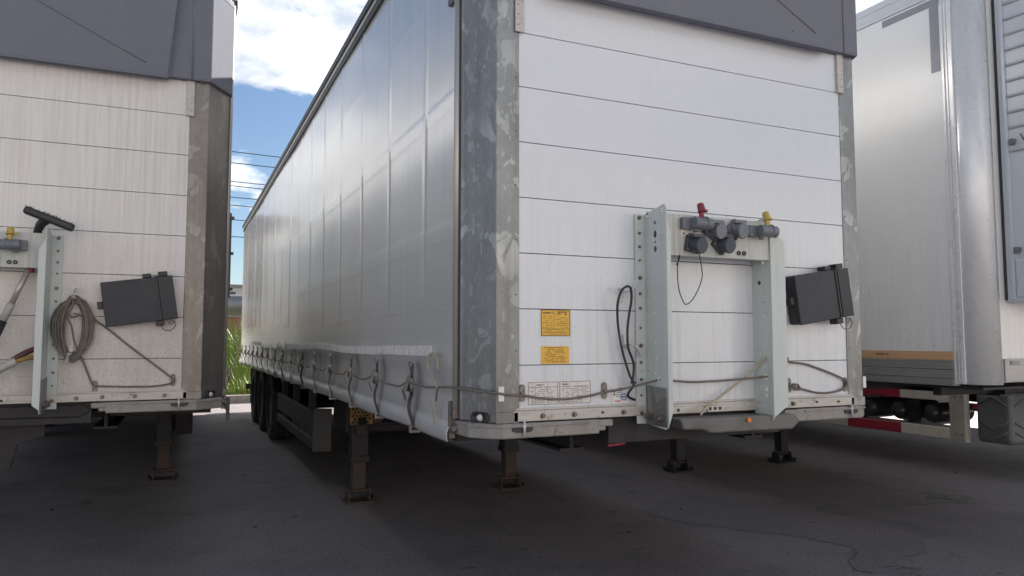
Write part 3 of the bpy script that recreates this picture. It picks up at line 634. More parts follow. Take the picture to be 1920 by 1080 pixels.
    part('floor', MB().box(-half+.03, half-.03, .27, 13.78, 1.062, 1.10), 'chassis_dark', T)
    # wheels, axles, mudguards
    for k in range(3):
        y = 8.5+1.31*k
        part('axle', MB().cyl((-1.0, y, .508), (1.0, y, .508), .065, 14), 'chassis_dark', T)
        for s in (-1, 1):
            add_wheel(T, s*1.075, y, s)
            arc = [(y+.60*cos(t), .56+.52*sin(t)) for t in [pi*(.12+.76*i/14) for i in range(15)]]
            arc2 = [(y+.588*cos(t), .56+.508*sin(t)) for t in [pi*(.12+.76*i/14) for i in range(15)]]
            part('mudguard', MB().prism(arc+arc2[::-1], 'x', s*.88, s*1.265), 'black_plastic', T)
    part('mud_flap', MB().box(-1.25, -.9, 11.85, 11.865, .3, .95).box(.9, 1.25, 11.85, 11.865, .3, .95), 'black_plastic', T)
    part('underrun_bar', MB().box(-1.2, 1.2, 13.5, 13.6, .45, .57).box(-.65, -.57, 13.45, 13.6, .57, 1.0).box(.57, .65, 13.45, 13.6, .57, 1.0), 'guard_paint', T, .01)
    # side guards
    for s in (-1, 1):
        gx = s*1.215
        gp = part('side_guard', MB().box(gx-.015, gx+.015, 4.80, 7.75, .525, .755), 'guard_paint', T, .008)
        part('rail', MB().box(gx-.015, gx+.015, 4.80, 7.75, .355, .465), 'guard_paint', gp, .008)
        part('end_plate', MB().prism([(gx+s*.016, 4.80), (gx+s*.006, 4.77), (gx-s*.17, 4.70), (gx-s*.175, 4.715), (gx-s*.01, 4.815)], 'z', .335, .78), 'guard_paint', gp, .004)
        for y in (5.2, 6.4, 7.5): part('bracket', MB().box(*sorted((gx-s*.016, gx-s*.09)), y-.04, y+.04, .38, 1.03), 'guard_paint', gp, .004)
    return T

MX, MD = 2.525, 3.136
main_t = build_trailer(MX, MD, 'large silver-curtained semi-trailer in the middle with clean white front wall', main=True)
LX, LD = -1.045, 5.25
left_t = build_trailer(LX, LD, 'grimy white semi-trailer at the left, set back, with brown dirty front wall', dirty=True, main=False, half=1.325)

# ------------------------------------------------------------------ landing legs
def landing_leg(parent, x, y, top=.95, mat='rust_steel', yellow=False, tw=.075):
    L = part('landing_leg', MB().box(x-tw, x+tw, y-tw, y+tw, .38, top), 'chassis_dark', parent, .008)
    part('inner_leg', MB().box(x-tw*.78, x+tw*.78, y-tw*.78, y+tw*.78, .13, .38), mat, L, .006)
    part('collar', MB().box(x-tw*1.12, x+tw*1.12, y-tw*1.12, y+tw*1.12, .37, .43), 'chassis_dark', L, .006)
    f = MB().box(x-.125, x+.125, y-.105, y+.105, .0, .018)
    for s in (-1, 1): f.prism([(y-.085, .015), (y+.085, .015), (y+.045, .13), (y-.045, .13)], 'x', x+s*.098-.007, x+s*.098+.007)
    f.prism([(x-.125, .016), (x-.15, .05), (x-.14, .055), (x-.115, .018)], 'y', y-.1, y+.1).prism([(x+.125, .016), (x+.15, .05), (x+.14, .055), (x+.115, .018)], 'y', y-.1, y+.1)
    f.cyl((x-.12, y, .10), (x+.12, y, .10), .022, 10)
    part('foot', f, mat, L, .004)
    part('gearbox', MB().box(x-.05, x+.05, y-tw-.07, y-tw, .62, .80), 'chassis_dark', L, .01)
    return L
def legs(T, xs, y, mat='rust_steel', top=.95):
    a, b = xs
    for x in xs: landing_leg(T, x, y, top, mat)
    part('leg_shaft', MB().cyl((a+.08, y-.11, .72), (b-.08, y-.11, .72), .018, 8), 'chassis_dark', T)
    part('leg_brace', MB().cyl((a+.05, y, .75), ((a+b)/2, y+.3, 1.0), .025, 8).cyl((b-.05, y, .75), ((a+b)/2, y+.3, 1.0), .025, 8), 'chassis_dark', T)
legs(main_t, (1.555-MX, 3.09-MX), 3.76)
# perforated rusty plate and bracket at the head of the near leg
hol = [ring(1.448+.022+.034*i+(.017 if j % 2 else 0)-MX, .745+.030*j, .0115, 8) for j in range(6) for i in range(5 if j % 2 else 6)]
hol = [h for h in hol if max(q[0] for q in h) < 1.647-MX]
part('step_plate', MB().plate([(1.44-MX, .725), (1.65-MX, .725), (1.65-MX, .94), (1.44-MX, .94)], hol, 'y', 3.615, 3.622), 'rust_yellow', main_t)
part('leg_bracket', MB().prism([(1.655-MX, .97), (1.80-MX, .97), (1.76-MX, .80), (1.72-MX, .735), (1.655-MX, .735)], 'y', 3.60, 3.615), 'rust_steel', main_t, .003)
part('drain_box', MB().box(1.30-MX, 1.46-MX, 4.3, 4.5, .98, 1.06), 'rust_steel', main_t, .01)
part('pallet_box', MB().box(-1.05, -.1, 3.95, 4.6, .60, .95), 'chassis_dark', main_t, .02)
legs(left_t, (-.95+.15, .93), 3.56)
part('air_tank', MB().cyl((-.4, 4.2, .8), (.5, 4.2, .8), .12, 18), 'chassis_dark', left_t)
part('cross_tube', MB().cyl((-1.1, 4.9, .62), (1.1, 4.9, .62), .05, 12), 'guard_paint', left_t)
part('king_plate', MB().box(-.55, .55, 1.0, 2.4, .93, .955).cyl((0, 1.65, .84), (0, 1.65, .93), .045, 16), 'chassis_dark', main_t)
part('king_plate', MB().box(-.55, .55, 1.0, 2.4, .93, .955).cyl((0, 1.65, .84), (0, 1.65, .93), .045, 16), 'chassis_dark', left_t)
# dark brackets under the left trailer
part('hanger', MB().prism([(-.10, .99), (.30, .99), (.30, .90), (.16, .86), (.12, .70), (.02, .70), (.0, .86), (-.10, .9)], 'y', .16, .19), 'chassis_dark', left_t, .004)
part('grab_handle', MB().tube(spline([(-.56, .04, .972), (-.53, .03, .975), (-.49, .03, .978), (-.46, .04, .98)]), .007, 8), 'red_plastic', main_t)

# ------------------------------------------------------------------ uprights and connector bracket
def upright(T, xw, out, flange, lipdir, lipw, holes, depth=.195, ztop=2.172, plate=True):
    """xw web x, out +-1 side of the flange"""
    t = .004
    ol = [(0, 1.078), (-depth+.03, 1.062), (-depth+.008, 1.072), (-depth, 1.095), (-depth, ztop-.025), (-depth+.008, ztop-.006), (-depth+.025, ztop), (-.012, ztop-.03), (0, ztop-.03)]
    web = part('upright', MB().plate(ol, holes, 'x', xw-t/2, xw+t/2), 'green_steel', T)
    a, b = sorted((xw+out*t/2, xw+out*flange))
    part('flange', MB().box(a, b, -.012, -.006, 1.078, ztop-.03), 'green_steel', web, .002)
    a, b = sorted((xw+lipdir*t/2, xw+lipdir*lipw))
    zt = ztop-.08
    part('lip', MB().prism([(a, zt-(.06 if lipdir < 0 else 0)), (a, 1.12 if lipdir < 0 else 1.09), (b, 1.09 if lipdir < 0 else 1.15), (b, zt-(0 if lipdir < 0 else .06))], 'y', -depth, -depth+.005), 'green_steel', web, .001)
    for k, z in enumerate((1.13, 1.22, 1.30, 1.385, 1.47, 1.56, 1.66, 1.735, 1.815, 1.905, 1.975, 2.045, 2.125)):
        bolt(web, xw+out*flange*.58, -.012, z, (1.0, .6, .75, .75)[k % 4])
    if plate:
        px = xw-out*0+(-t/2-.004 if out < 0 else t/2+.004)
        pl = part('cover_plate', MB().plate([(-.012, 1.075), (-.185, 1.075), (-.185, 1.262), (-.012, 1.272)], [], 'x', px-.003, px+.003), 'galvanised', web, .002)
        for y in (-.05, -.14): bolt(pl, px+(-.003 if out < 0 else .003), y, 1.115, 2.0, None, (0, 0, -pi/2 if out < 0 else pi/2))
    return web
rH = random.Random(5)
hl = [ring(-.10, 2.09, .011), ring(-.10, 2.03, .014, 12, .02), ring(-.10, 1.99, .007), ring(-.10, 1.955, .014, 12, .016), ring(-.035, 2.14, .010, 10, .016), ring(-.16, 2.145, .009, 10, .012)]
hl += [ring(-.10+.012*(k % 2), 1.86-.075*k, .0055) for k in range(9)] + [ring(-.03, 1.885-.09*k, .0045) for k in range(7)] + [ring(-.12, 1.305, .011)]
upright(main_t, 2.17-MX, -1, .062, 1, .024, hl)
hr = [ring(-.115, 2.125, .009, 10, .013), ring(-.085, 1.925, .010, 12, .019), ring(-.085, 1.88, .006), ring(-.05, 1.815, .020, 14), ring(-.085, 1.79, .005), ring(-.085, 1.70, .007), ring(-.085, 1.63, .006), ring(-.085, 1.56, .007),
      ring(-.085, 1.49, .006), ring(-.05, 1.425, .020, 14, .024), ring(-.085, 1.355, .007), ring(-.085, 1.302, .018, 12), ring(-.09, 1.235, .014, 12), ring(-.09, 1.20, .009), ring(-.09, 1.165, .006)]
upright(main_t, 2.885-MX, 1, .07, 1, .10, hr, plate=False, depth=.145)
h2 = [ring(-.10, 2.0-.09*k, .006, 8, .009 if k % 2 else .016) for k in range(9)]
upright(left_t, .315, 1, .062, -1, .036, h2, depth=.215)
upright(left_t, -.315, -1, .062, 1, .036, h2, depth=.215)

def cylx(m, a, b, r, n=14): m.cyl(a, b, r, n)
def connector(T, x0, x1, yf, mirror=False):
    z0, z1 = 1.925, 2.135
    P = part('connector_panel', MB().box(x0, x1, yf, yf+.005, z0, z1).box(x0, x1, yf+.005, yf+.10, z1-.005, z1).box(x0, x1, yf+.005, yf+.04, z0, z0+.005), 'connector_plate', T, .002)
    W = x1-x0
    for q in ((.07, 1.978), (.705, 1.955), (.755, 1.955)):
        part('grommet', MB().lathe([(.004, -.003), (.012, -.006), (.0125, 0)], (x0+W*q[0], yf, q[1]), 'y', 14), 'rail_rubber', P)
    def gland(x, z, cap, d):
        gh = part('air_coupling', MB().box(x-.035-.03*d, x+.02-.03*d, yf-.03, yf, z-.03, z+.03).cyl((x-.02*d, yf-.055, z), (x+.085*d, yf-.062, z-.004), .031, 16).cyl((x+.045*d, yf-.06, z), (x+.055*d, yf-.06, z), .035, 16).cyl((x, yf-.04, z-.02), (x, yf-.045, z-.045), .014, 10), 'grey_plastic', P, .003)
        hd = MB().cyl((x+.03*d, yf-.055, z+.025), (x+.03*d, yf-.055, z+.06), .013, 10)
        hd.cyl((x+.03*d, yf-.06, z+.055), (x+.03*d, yf-.045, z+.10), .021, 12, .017).box(x+.03*d, x+.03*d+.036, yf-.062, yf-.046, z+.057, z+.072)
        part('cap', hd, cap, gh, .003)
    def socket(x, z, mat, open_, tilt):
        R = Matrix.Rotation(tilt, 3, 'Y')
        m = MB().obox((x, yf-.012, z), (.085, .024, .085), R)
        m.cyl((x, yf-.012, z), (x+.012, yf-.062, z-.012), .040, 18, .036)
        s_ = part('socket', m, mat, P, .004)
        part('lid', MB().cyl((x+.012, yf-.062, z-.012), (x+.014, yf-.074, z-.014), .043, 18, .040).box(x-.03, x+.045, yf-.06, yf-.035, z+.028, z+.046), mat, s_, .003)
        for a, b in ((-1, -1), (1, 1), (1, -1)):
            c = R @ Vector((a*.036, 0, b*.036)); bolt(s_, x+c.x, yf-.024, z+c.z, .7)
    if not mirror:
        gland(2.36-MX, 2.088, 'red_plastic', 1); gland(2.79-MX, 2.075, 'yellow_plastic', 1)
        socket(2.365-MX, 1.985, 'socket_blue', 0, .2); socket(2.545-MX, 1.995, 'socket_blue', 0, .75)
        socket(2.49-MX, 2.065, 'grey_plastic', 0, .5); socket(2.635-MX, 2.075, 'grey_plastic', 0, .8)
        pl = part('type_plate', MB().box(2.30-MX, 2.42-MX, yf-.003, yf, 2.028, 2.058), 'sticker_white', P)
        add_text_rows(pl, 2.305-MX, 2.415-MX, 2.03, 2.046, yf-.003, 'ink', 1, .010, 4)
    else:
        gland(x1-.14, 2.055, 'yellow_plastic', -1); gland(x0+.12, 2.06, 'red_plastic', -1)
        socket(x1-.32, 2.0, 'socket_blue', 0, .5)
    return P
connector(main_t, 2.173-MX, 2.882-MX, -.135)
connector(left_t, -.302, .302, -.135, True)

# ------------------------------------------------------------------ fittings on the front walls
CLEAT = MB().plate([(.015*cos(t)+0, (.026 if sin(t) > 0 else -.026)+.015*sin(t)) for t in [i*pi/8+.01 for i in range(16)]], [ring(0, .012, .006, 8), ring(0, -.018, .005, 8)], 'y', -.006, 0).cyl((0, -.006, .002), (0, -.016, .002), .008, 8).mesh('cord_eye', 'bolt_steel')
def cleat(T, x, z, y=-.002): part('cord_eye', CLEAT, '', T, 0, (x, y, z))
for x, z in ((1.472, 1.25), (1.921, 1.249), (3.128, 1.244), (3.566, 1.239)): cleat(main_t, x-MX, z)
for x, z in ((-.028, 1.24), (-.468, 1.205)): cleat(left_t, x-LX, z)
# document boxes
def document_box(T, x, z, lab):
    B = part('document_box', MB().box(-.20, .205, -.105, -.03, -.135, .14), 'box_plastic', T, .012, (x, .028, z), (0, radians(-8.5), 0), 3)
    part('lid', MB().box(-.202, .207, -.118, -.107, -.137, .142).box(.12, .207, -.128, -.1185, -.136, .141), 'box_plastic', B, .004)
    part('hinge_band', MB().box(.105, .118, -.124, -.1185, -.14, .145).box(.104, .119, -.118, -.04, .142, .148), 'black_plastic', B, .003)
    part('latch', MB().box(.03, .085, -.115, -.05, .143, .172).box(-.0, .0, 0, 0, 0, 0) if False else MB().box(.035, .085, -.118, -.06, .143, .168), 'black_plastic', B, .004)
    part('latch', MB().box(.125, .18, -.118, -.06, .143, .172), 'black_plastic', B, .004)
    part('latch', MB().box(.075, .125, -.12, -.06, -.17, -.139), 'black_plastic', B, .004)
    part('tab', MB().box(-.235, -.203, -.10, -.06, -.02, .025), 'black_plastic', B, .004)
    part('mount', MB().box(-.15, .15, -.03, -.002, -.05, -.02).box(-.15, .15, -.03, -.002, .04, .07), 'bolt_steel', B)
    pts = [(.10, -.11, -.16), (.12, -.115, -.20), (.16, -.12, -.205), (.19, -.118, -.175), (.175, -.112, -.15), (.15, -.11, -.155), (.165, -.112, -.17), (.19, -.112, -.15)]
    part('wire', MB().tube(spline(pts, 6), .0025, 5), 'black_plastic', B)
    return B
document_box(main_t, 3.327-MX, 1.745, ''); document_box(left_t, -.235-LX, 1.742, '')

# stickers on the main trailer
def sticker(T, name, x0, x1, z0, z1, mat, border=None):
    S = part(name, MB().box(x0, x1, -.0018, -.0004, z0, z1), mat, T)
    if border:
        b = .0035; part('border', MB().box(x0, x1, -.0026, -.0019, z1-b, z1).box(x0, x1, -.0026, -.0019, z0, z0+b).box(x0, x0+b, -.0026, -.0019, z0+b, z1-b).box(x1-b, x1, -.0026, -.0019, z0+b, z1-b), border, S)
    return S
def logo(S, x, z, h, mat='ink', y=-.0022):
    m = MB(); xx = x
    for wd in (.9, .35, .75, .65, .75, .85, .8):
        m.box(xx, xx+h*wd*.8, y-.0005, y, z, z+h*.9); xx += h*wd*.8+h*.16
    m.add([(xx+h*.2, y-.0005, z+h*1.1), (xx+h*1.3, y-.0005, z+h*.8), (xx+h*1.7, y-.0005, z-h*.1), (xx+h*.9, y-.0005, z+h*.35)], [(0, 1, 2, 3)])
    part('logo', m, mat, S)
a, b = 1.574-MX, 1.733-MX
S = sticker(main_t, 'sticker', a, b, 1.517, 1.645, 'sticker_yellow', 'ink'); S['label'] = 'yellow sticker with dark border and printed table'
logo(S, a+.010, 1.625, .008)
add_text_rows(S, a+.085, b-.012, 1.620, 1.638, -.0022, 'ink', 2, .006, 11, density=.95)
add_text_rows(S, a+.008, a+.066, 1.555, 1.617, -.0022, 'ink', 6, .0022, 12)
add_text_rows(S, a+.080, b-.008, 1.555, 1.610, -.0022, 'ink', 6, .0025, 13)
add_text_rows(S, a+.008, b-.008, 1.523, 1.552, -.0022, 'ink', 4, .0022, 14)
part('rule', MB().box(a+.004, b-.004, -.0027, -.0021, 1.552, 1.5535).box(a+.004, b-.004, -.0027, -.0021, 1.533, 1.5342).box(a+.070, a+.0713, -.0027, -.0021, 1.555, 1.640), 'ink', S)
S = sticker(main_t, 'sticker', 1.574-MX, 1.726-MX, 1.384, 1.469, 'sticker_yellow'); S['label'] = 'plain yellow sticker with centred lines of text'
add_text_rows(S, 1.585-MX, 1.715-MX, 1.39, 1.466, -.0022, 'ink', 9, .003, 21)
for (xa, xb, sd) in ((1.505, 1.664, 31), (1.673, 1.845, 32)):
    S = sticker(main_t, 'sticker', xa-MX, xb-MX, 1.192, 1.30, 'sticker_white', 'ink_grey'); S['label'] = 'pale grey sticker with fine printed table'
    logo(S, xa-MX+.045 if sd == 31 else xa-MX+.014, 1.283, .006)
    add_text_rows(S, xa-MX+.006, xb-MX-.006, 1.197, 1.278, -.0022, 'ink_grey', 9, .004, sd, density=.85)
    part('grid', MB().box(xa-MX+.02, xa-MX+.0215, -.0027, -.0021, 1.196, 1.298).box(xa-MX+.036, xa-MX+.0375, -.0027, -.0021, 1.196, 1.298).box(xa-MX+.10, xa-MX+.1015, -.0027, -.0021, 1.196, 1.298).box(xa-MX+.003, xb-MX-.003, -.0027, -.0021, 1.276, 1.2775), 'ink_grey', S)
S = sticker(main_t, 'sticker', 1.972-MX, 2.060-MX, 1.183, 1.268, 'reflect_white'); S['label'] = 'small white sticker with blue round mark and red line'
logo(S, 2.005-MX, 1.258, .004)
part('symbol', MB().box(1.976-MX, 1.985-MX, -.0027, -.0021, 1.237, 1.247).box(1.976-MX, 1.985-MX, -.0027, -.0021, 1.222, 1.232), 'ink', S)
add_text_rows(S, 1.990-MX, 2.03-MX, 1.205, 1.25, -.0022, 'ink_blue', 5, .003, 41)
add_text_rows(S, 1.976-MX, 2.02-MX, 1.188, 1.20, -.0022, 'ink_red', 2, .004, 42, density=1)
part('round_mark', MB().plate(ring(2.037-MX, 1.215, .019, 18), [ring(2.037-MX, 1.215, .013, 14)], 'y', -.0027, -.0021).box(2.027-MX, 2.046-MX, -.0027, -.0021, 1.21, 1.22), 'ink_blue', S)

# hooks and cords
def hook(T, x, z, up, s=1):
    m = MB()
    m.box(x-.012, x+.012, -.012, -.003, z-.035, z+.035)
    pts = [(x, -.012, z+up*.02), (x+.002*s, -.045, z+up*.012), (x+.012*s, -.065, z+up*.02), (x+.035*s, -.066, z+up*.045), (x+.05*s, -.06, z+up*.075)]
    for a_, b_ in zip(spline(pts, 3)[:-1], spline(pts, 3)[1:]):
        d = b_-a_; m.obox((a_+b_)/2, (.024, d.length*1.15, .005), d.to_track_quat('Y', 'Z').to_matrix())
    return part('cord_hook', m, 'hook_zinc', T, .001)
hook(main_t, 2.027-MX, 1.725, 1); hook(main_t, 2.045-MX, 1.49, -1)
hook(left_t, -.60-LX, 1.74, 1, .3); hook(left_t, -.605-LX, 1.43, -1, -.3)

def W2(pts, y): return [(p[0], y, p[1]) for p in pts]
cb = thing('cable_loop', 'black cable looped over two hooks beside the middle trailer bracket', 'cable', (2.03, 3.07, 1.2))
def rel(pts, o): return [(p[0]-o[0], p[1]-o[1], p[2]-o[2]) for p in pts]
O = (2.03, 3.07, 1.2)
part('cable', MB().tube(spline(rel([(2.015, 3.06, 1.765), (1.985, 3.06, 1.745), (1.967, 3.07, 1.69), (1.972, 3.085, 1.62), (1.983, 3.09, 1.54), (2.0, 3.085, 1.44), (2.035, 3.08, 1.33), (2.056, 3.075, 1.28), (2.034, 3.09, 1.235), (2.045, 3.10, 1.215), (2.085, 3.11, 1.20)], O), 8), .0062, 8), 'black_plastic', cb)
part('cable_return', MB().tube(spline(rel([(2.015, 3.06, 1.765), (2.035, 3.06, 1.755), (2.046, 3.07, 1.70), (2.040, 3.085, 1.62), (2.030, 3.085, 1.54), (2.034, 3.085, 1.46), (2.062, 3.085, 1.39), (2.064, 3.085, 1.34), (2.052, 3.08, 1.285)], O), 8), .0062, 8), 'black_plastic', cb)
part('tie', MB().box(2.043-O[0], 2.066-O[0], -.004, .016, 1.283-O[2], 1.295-O[2]), 'black_plastic', cb, .002)
# thin wire below the connectors
cw = thing('thin_wire', 'thin black wire hanging in a loop under the connector panel', 'wire', (2.3, 3.0, 1.7))
part('strand', MB().tube(spline(rel([(2.29, 3.003, 1.93), (2.272, 2.995, 1.85), (2.278, 2.995, 1.76), (2.30, 2.995, 1.70), (2.322, 2.995, 1.678), (2.36, 2.995, 1.70), (2.402, 2.995, 1.76), (2.426, 2.995, 1.82), (2.42, 2.99, 1.86), (2.398, 2.98, 1.935)], (2.3, 3.0, 1.7)), 8), .0028, 6), 'black_plastic', cw)
part('loose_end', MB().tube(spline(rel([(2.295, 3.003, 1.925), (2.282, 2.995, 1.90), (2.262, 2.99, 1.875)], (2.3, 3.0, 1.7)), 6), .0028, 6), 'black_plastic', cw)
# customs cord of the middle trailer
pts = []
for k in range(15, -1, -1):
    y = MD+.87+.81*k; xw = MX-1.35
    pts.append((xw, y, 1.262))
    if k > 0:
        for t in (.25, .5, .75): pts.append((xw+.012, y-.81*t, 1.262-.035*4*t*(1-t)-.008*random.random()))
pts += [(MX-1.325, MD+.62, 1.25), (MX-1.325, MD+.40, 1.262), (MX-1.318, MD+.235, 1.270), (MX-1.262, MD+.08, 1.262), (MX-1.19, MD-.022, 1.255), (1.40, MD-.020, 1.245), (1.472, MD-.018, 1.240), (1.58, MD-.012, 1.222), (1.70, MD-.012, 1.216), (1.82, MD-.012, 1.225), (1.921, MD-.018, 1.243), (2.03, MD-.05, 1.262), (2.165, MD-.10, 1.298), (2.20, MD-.10, 1.30), (2.3, MD-.05, 1.292), (2.44, MD-.02, 1.280), (2.56, MD-.02, 1.280), (2.70, MD-.03, 1.285), (2.88, MD-.10, 1.302), (2.95, MD-.08, 1.305)]
cd = thing('customs_cord', 'grey sealing cord threaded along the silver curtain and middle front wall', 'cord', (MX, MD, 1.2))
part('cord', MB().tube(rel(spline(pts, 4), (MX, MD, 1.2)), .006, 7), 'cord_grey', cd)
part('cord_branch', MB().tube(spline(rel([(2.96, MD-.09, 1.42), (2.885, MD-.095, 1.405), (2.84, MD-.06, 1.35), (2.74, MD-.04, 1.272), (2.62, MD-.04, 1.205), (2.50, MD-.06, 1.145), (2.45, MD-.08, 1.115)], (MX, MD, 1.2)), 8), .0065, 7), 'cord_tan', cd)
part('cord_right', MB().tube(spline(rel([(3.10, MD-.03, 1.40), (3.125, MD-.02, 1.376), (3.25, MD-.012, 1.362), (3.37, MD-.012, 1.33), (3.48, MD-.014, 1.295), (3.556, MD-.02, 1.262), (3.562, MD-.02, 1.235), (3.52, MD-.014, 1.208), (3.44, MD-.012, 1.195), (3.34, MD-.012, 1.197), (3.25, MD-.014, 1.215), (3.17, MD-.016, 1.235), (3.14, MD-.022, 1.245), (3.15, MD-.025, 1.225), (3.19, MD-.022, 1.222), (3.18, MD-.02, 1.247), (3.14, MD-.022, 1.25)], (MX, MD, 1.2)), 8), .006, 7), 'cord_grey', cd)
lx_ = MX-1.33
part('cord_loop', MB().tube(spline(rel([(lx_, MD+.405, 1.255), (lx_-.004, MD+.47, 1.31), (lx_-.006, MD+.535, 1.355), (lx_-.006, MD+.545, 1.395), (lx_-.004, MD+.51, 1.425), (lx_-.002, MD+.455, 1.43), (lx_+.002, MD+.42, 1.405), (lx_+.004, MD+.415, 1.35)], (MX, MD, 1.2)), 8), .0075, 8), 'cord_tan', cd)
part('cord_tail', MB().tube(spline(rel([(lx_, MD+.405, 1.26), (lx_-.006, MD+.405, 1.23), (lx_-.004, MD+.415, 1.19)], (MX, MD, 1.2)), 6), .006, 7), 'cord_grey', cd)
part('cord_tag', MB().obox((lx_-.010-MX, .445, 1.135-1.2), (.004, .02, .125), Matrix.Rotation(radians(-26), 3, 'X')), 'cord_tan', cd, .002)

# coil on the left trailer
O = (-.60, 5.19, 1.4)
cc = thing('cord_coil', 'coiled grey sealing cord hung on hooks of the grimy left trailer', 'cord', O)
rc = random.Random(9); pts = []
for k in range(22*20):
    t = 2*pi*k/20; lp = k//20; sx = .050+.0052*(lp*7 % 13)+.004*rc.random(); sz = .160+.0034*(lp*5 % 11)
    pts.append((-.595+.006*sin(lp*2.1)+sx*sin(t), 5.25-.018-.0022*(lp*3 % 15)-.004*rc.random(), 1.575+.012*sin(lp*1.3)-.01*(sx-.09)*10*cos(2*t)*.2+sz*cos(t)*(1 if cos(t) > 0 else 1.04)))
part('coil', MB().tube(rel(pts, O), .006, 6), 'cord_grey', cc)
part('cord_inner', MB().tube(spline(rel([(-.60, 5.20, 1.76), (-.60, 5.19, 1.70), (-.625, 5.19, 1.645), (-.60, 5.185, 1.58), (-.585, 5.19, 1.50), (-.57, 5.20, 1.45), (-.555, 5.22, 1.40)], O), 8), .006, 6), 'cord_grey', cc)
part('cord_run', MB().tube(spline(rel([(-.59, 5.2, 1.755), (-.54, 5.21, 1.74), (-.51, 5.215, 1.69), (-.485, 5.22, 1.63), (-.40, 5.232, 1.56), (-.25, 5.236, 1.43), (-.12, 5.236, 1.325), (-.045, 5.234, 1.262), (-.022, 5.228, 1.235), (-.06, 5.234, 1.215), (-.15, 5.236, 1.203), (-.30, 5.236, 1.205), (-.44, 5.234, 1.212), (-.475, 5.228, 1.22), (-.50, 5.234, 1.27), (-.53, 5.234, 1.35), (-.555, 5.225, 1.41)], O), 8), .0055, 6), 'cord_grey', cc)
part('knot', MB().tube(spline(rel([(-.61, 5.18, 1.655), (-.60, 5.17, 1.635), (-.575, 5.17, 1.64), (-.57, 5.175, 1.655), (-.59, 5.175, 1.66), (-.54, 5.19, 1.65)], O), 6), .0055, 6), 'cord_grey', cc)

# brush wedged behind the left bracket, poles and hoses on the left trailer
O = (-.76, 5.1, 2.1)
br = thing('wash_brush', 'black brush head on red handle stuck behind the left trailer bracket', 'brush', O)
d = Vector((-.605+.845, 0, 2.170-2.262)).normalized()
R = Matrix((d, Vector((0, 1, 0)), d.cross(Vector((0, 1, 0))))).transposed()
bh = MB().obox((.035, -.02, .118), (.275, .06, .046), R)
part('head', bh, 'black_plastic', br, .012)
bb = MB(); rb = random.Random(2)
for i in range(150):
    u = rb.uniform(-.135, .135); v_ = rb.uniform(-.02, .02); p0 = Vector((.035, -.02, .118))+d*u+Vector((0, v_, 0)); n_ = R @ Vector((0, 0, 1))
    p1 = p0+n_*rb.uniform(.0, .032)*(-1 if n_.z < 0 else 1)+d*rb.uniform(-.014, .014); bb.cyl(p0, p1+Vector((0, 0, .002)), .004, 4, .002, smooth=False)
o = part('bristles', bb, 'black_plastic', br); o['kind'] = 'stuff'
part('neck', MB().tube(spline([(.03, -.01, .12), (-.015, .02, .085), (-.04, .05, .0), (-.05, .06, -.10)]), lambda t: .030-.014*t, 10), 'black_plastic', br)
part('grip', MB().tube(spline([(-.032, .05, .03), (-.05, .06, -.10), (-.06, .06, -.2)]), .017, 10), 'red_plastic', br)
O = (-.9, 5.15, 1.5)
ph = thing('pole_handle', 'worn grey pole with dark grip leaning under the left connector panel', 'pole', O)
part('shaft', MB().tube(rel([(-.833, 5.16, 1.915), (-.905, 5.15, 1.715)], O), .016, 10), 'pole_alu', ph)
part('joint', MB().tube(rel([(-.905, 5.15, 1.715), (-.915, 5.15, 1.69), (-.945, 5.145, 1.61)], O), .021, 10), 'guard_grey', ph)
part('grip', MB().tube(rel([(-.945, 5.145, 1.61), (-1.02, 5.14, 1.40)], O), .024, 10), 'black_plastic', ph)
O = (-.9, 5.13, 1.3)
hs = thing('hose_bundle', 'yellow and dark red hoses taped together at the left trailer front', 'hose', O)
part('yellow_hose', MB().tube(spline(rel([(-.752, 5.14, 1.398), (-.80, 5.13, 1.395), (-.86, 5.12, 1.375), (-.91, 5.12, 1.345)], O), 6), .014, 8), 'hose_mustard', hs)
part('red_hose', MB().tube(spline(rel([(-.752, 5.15, 1.452), (-.79, 5.14, 1.44), (-.85, 5.125, 1.405), (-.91, 5.12, 1.355)], O), 6), .016, 8), 'hose_maroon', hs)
part('tape_wrap', MB().tube(spline(rel([(-.865, 5.12, 1.375), (-.92, 5.115, 1.345), (-.965, 5.11, 1.315)], O), 6), .025, 10), 'guard_grey', hs)
part('white_hose', MB().tube(spline(rel([(-.955, 5.11, 1.32), (-1.03, 5.11, 1.275), (-1.15, 5.12, 1.20)], O), 6), .016, 8), 'reflect_white', hs)
# loose strap and cord hanging at the right rear edge of the left trailer front corner
o = thing('loose_cord', 'pale cord loop dangling from the lower corner of the left trailer', 'cord', (.30, 5.5, 1.3))
part('loop', MB().tube(spline([(.0, .0, -.22), (.02, 0, -.05), (.065, .02, .06), (.085, .04, .16), (.06, .05, .22)]), .005, 6), 'cord_tan', o)
part('tail', MB().box(.01, .035, -.004, .004, -.36, -.20), 'strap_web', o, .001)

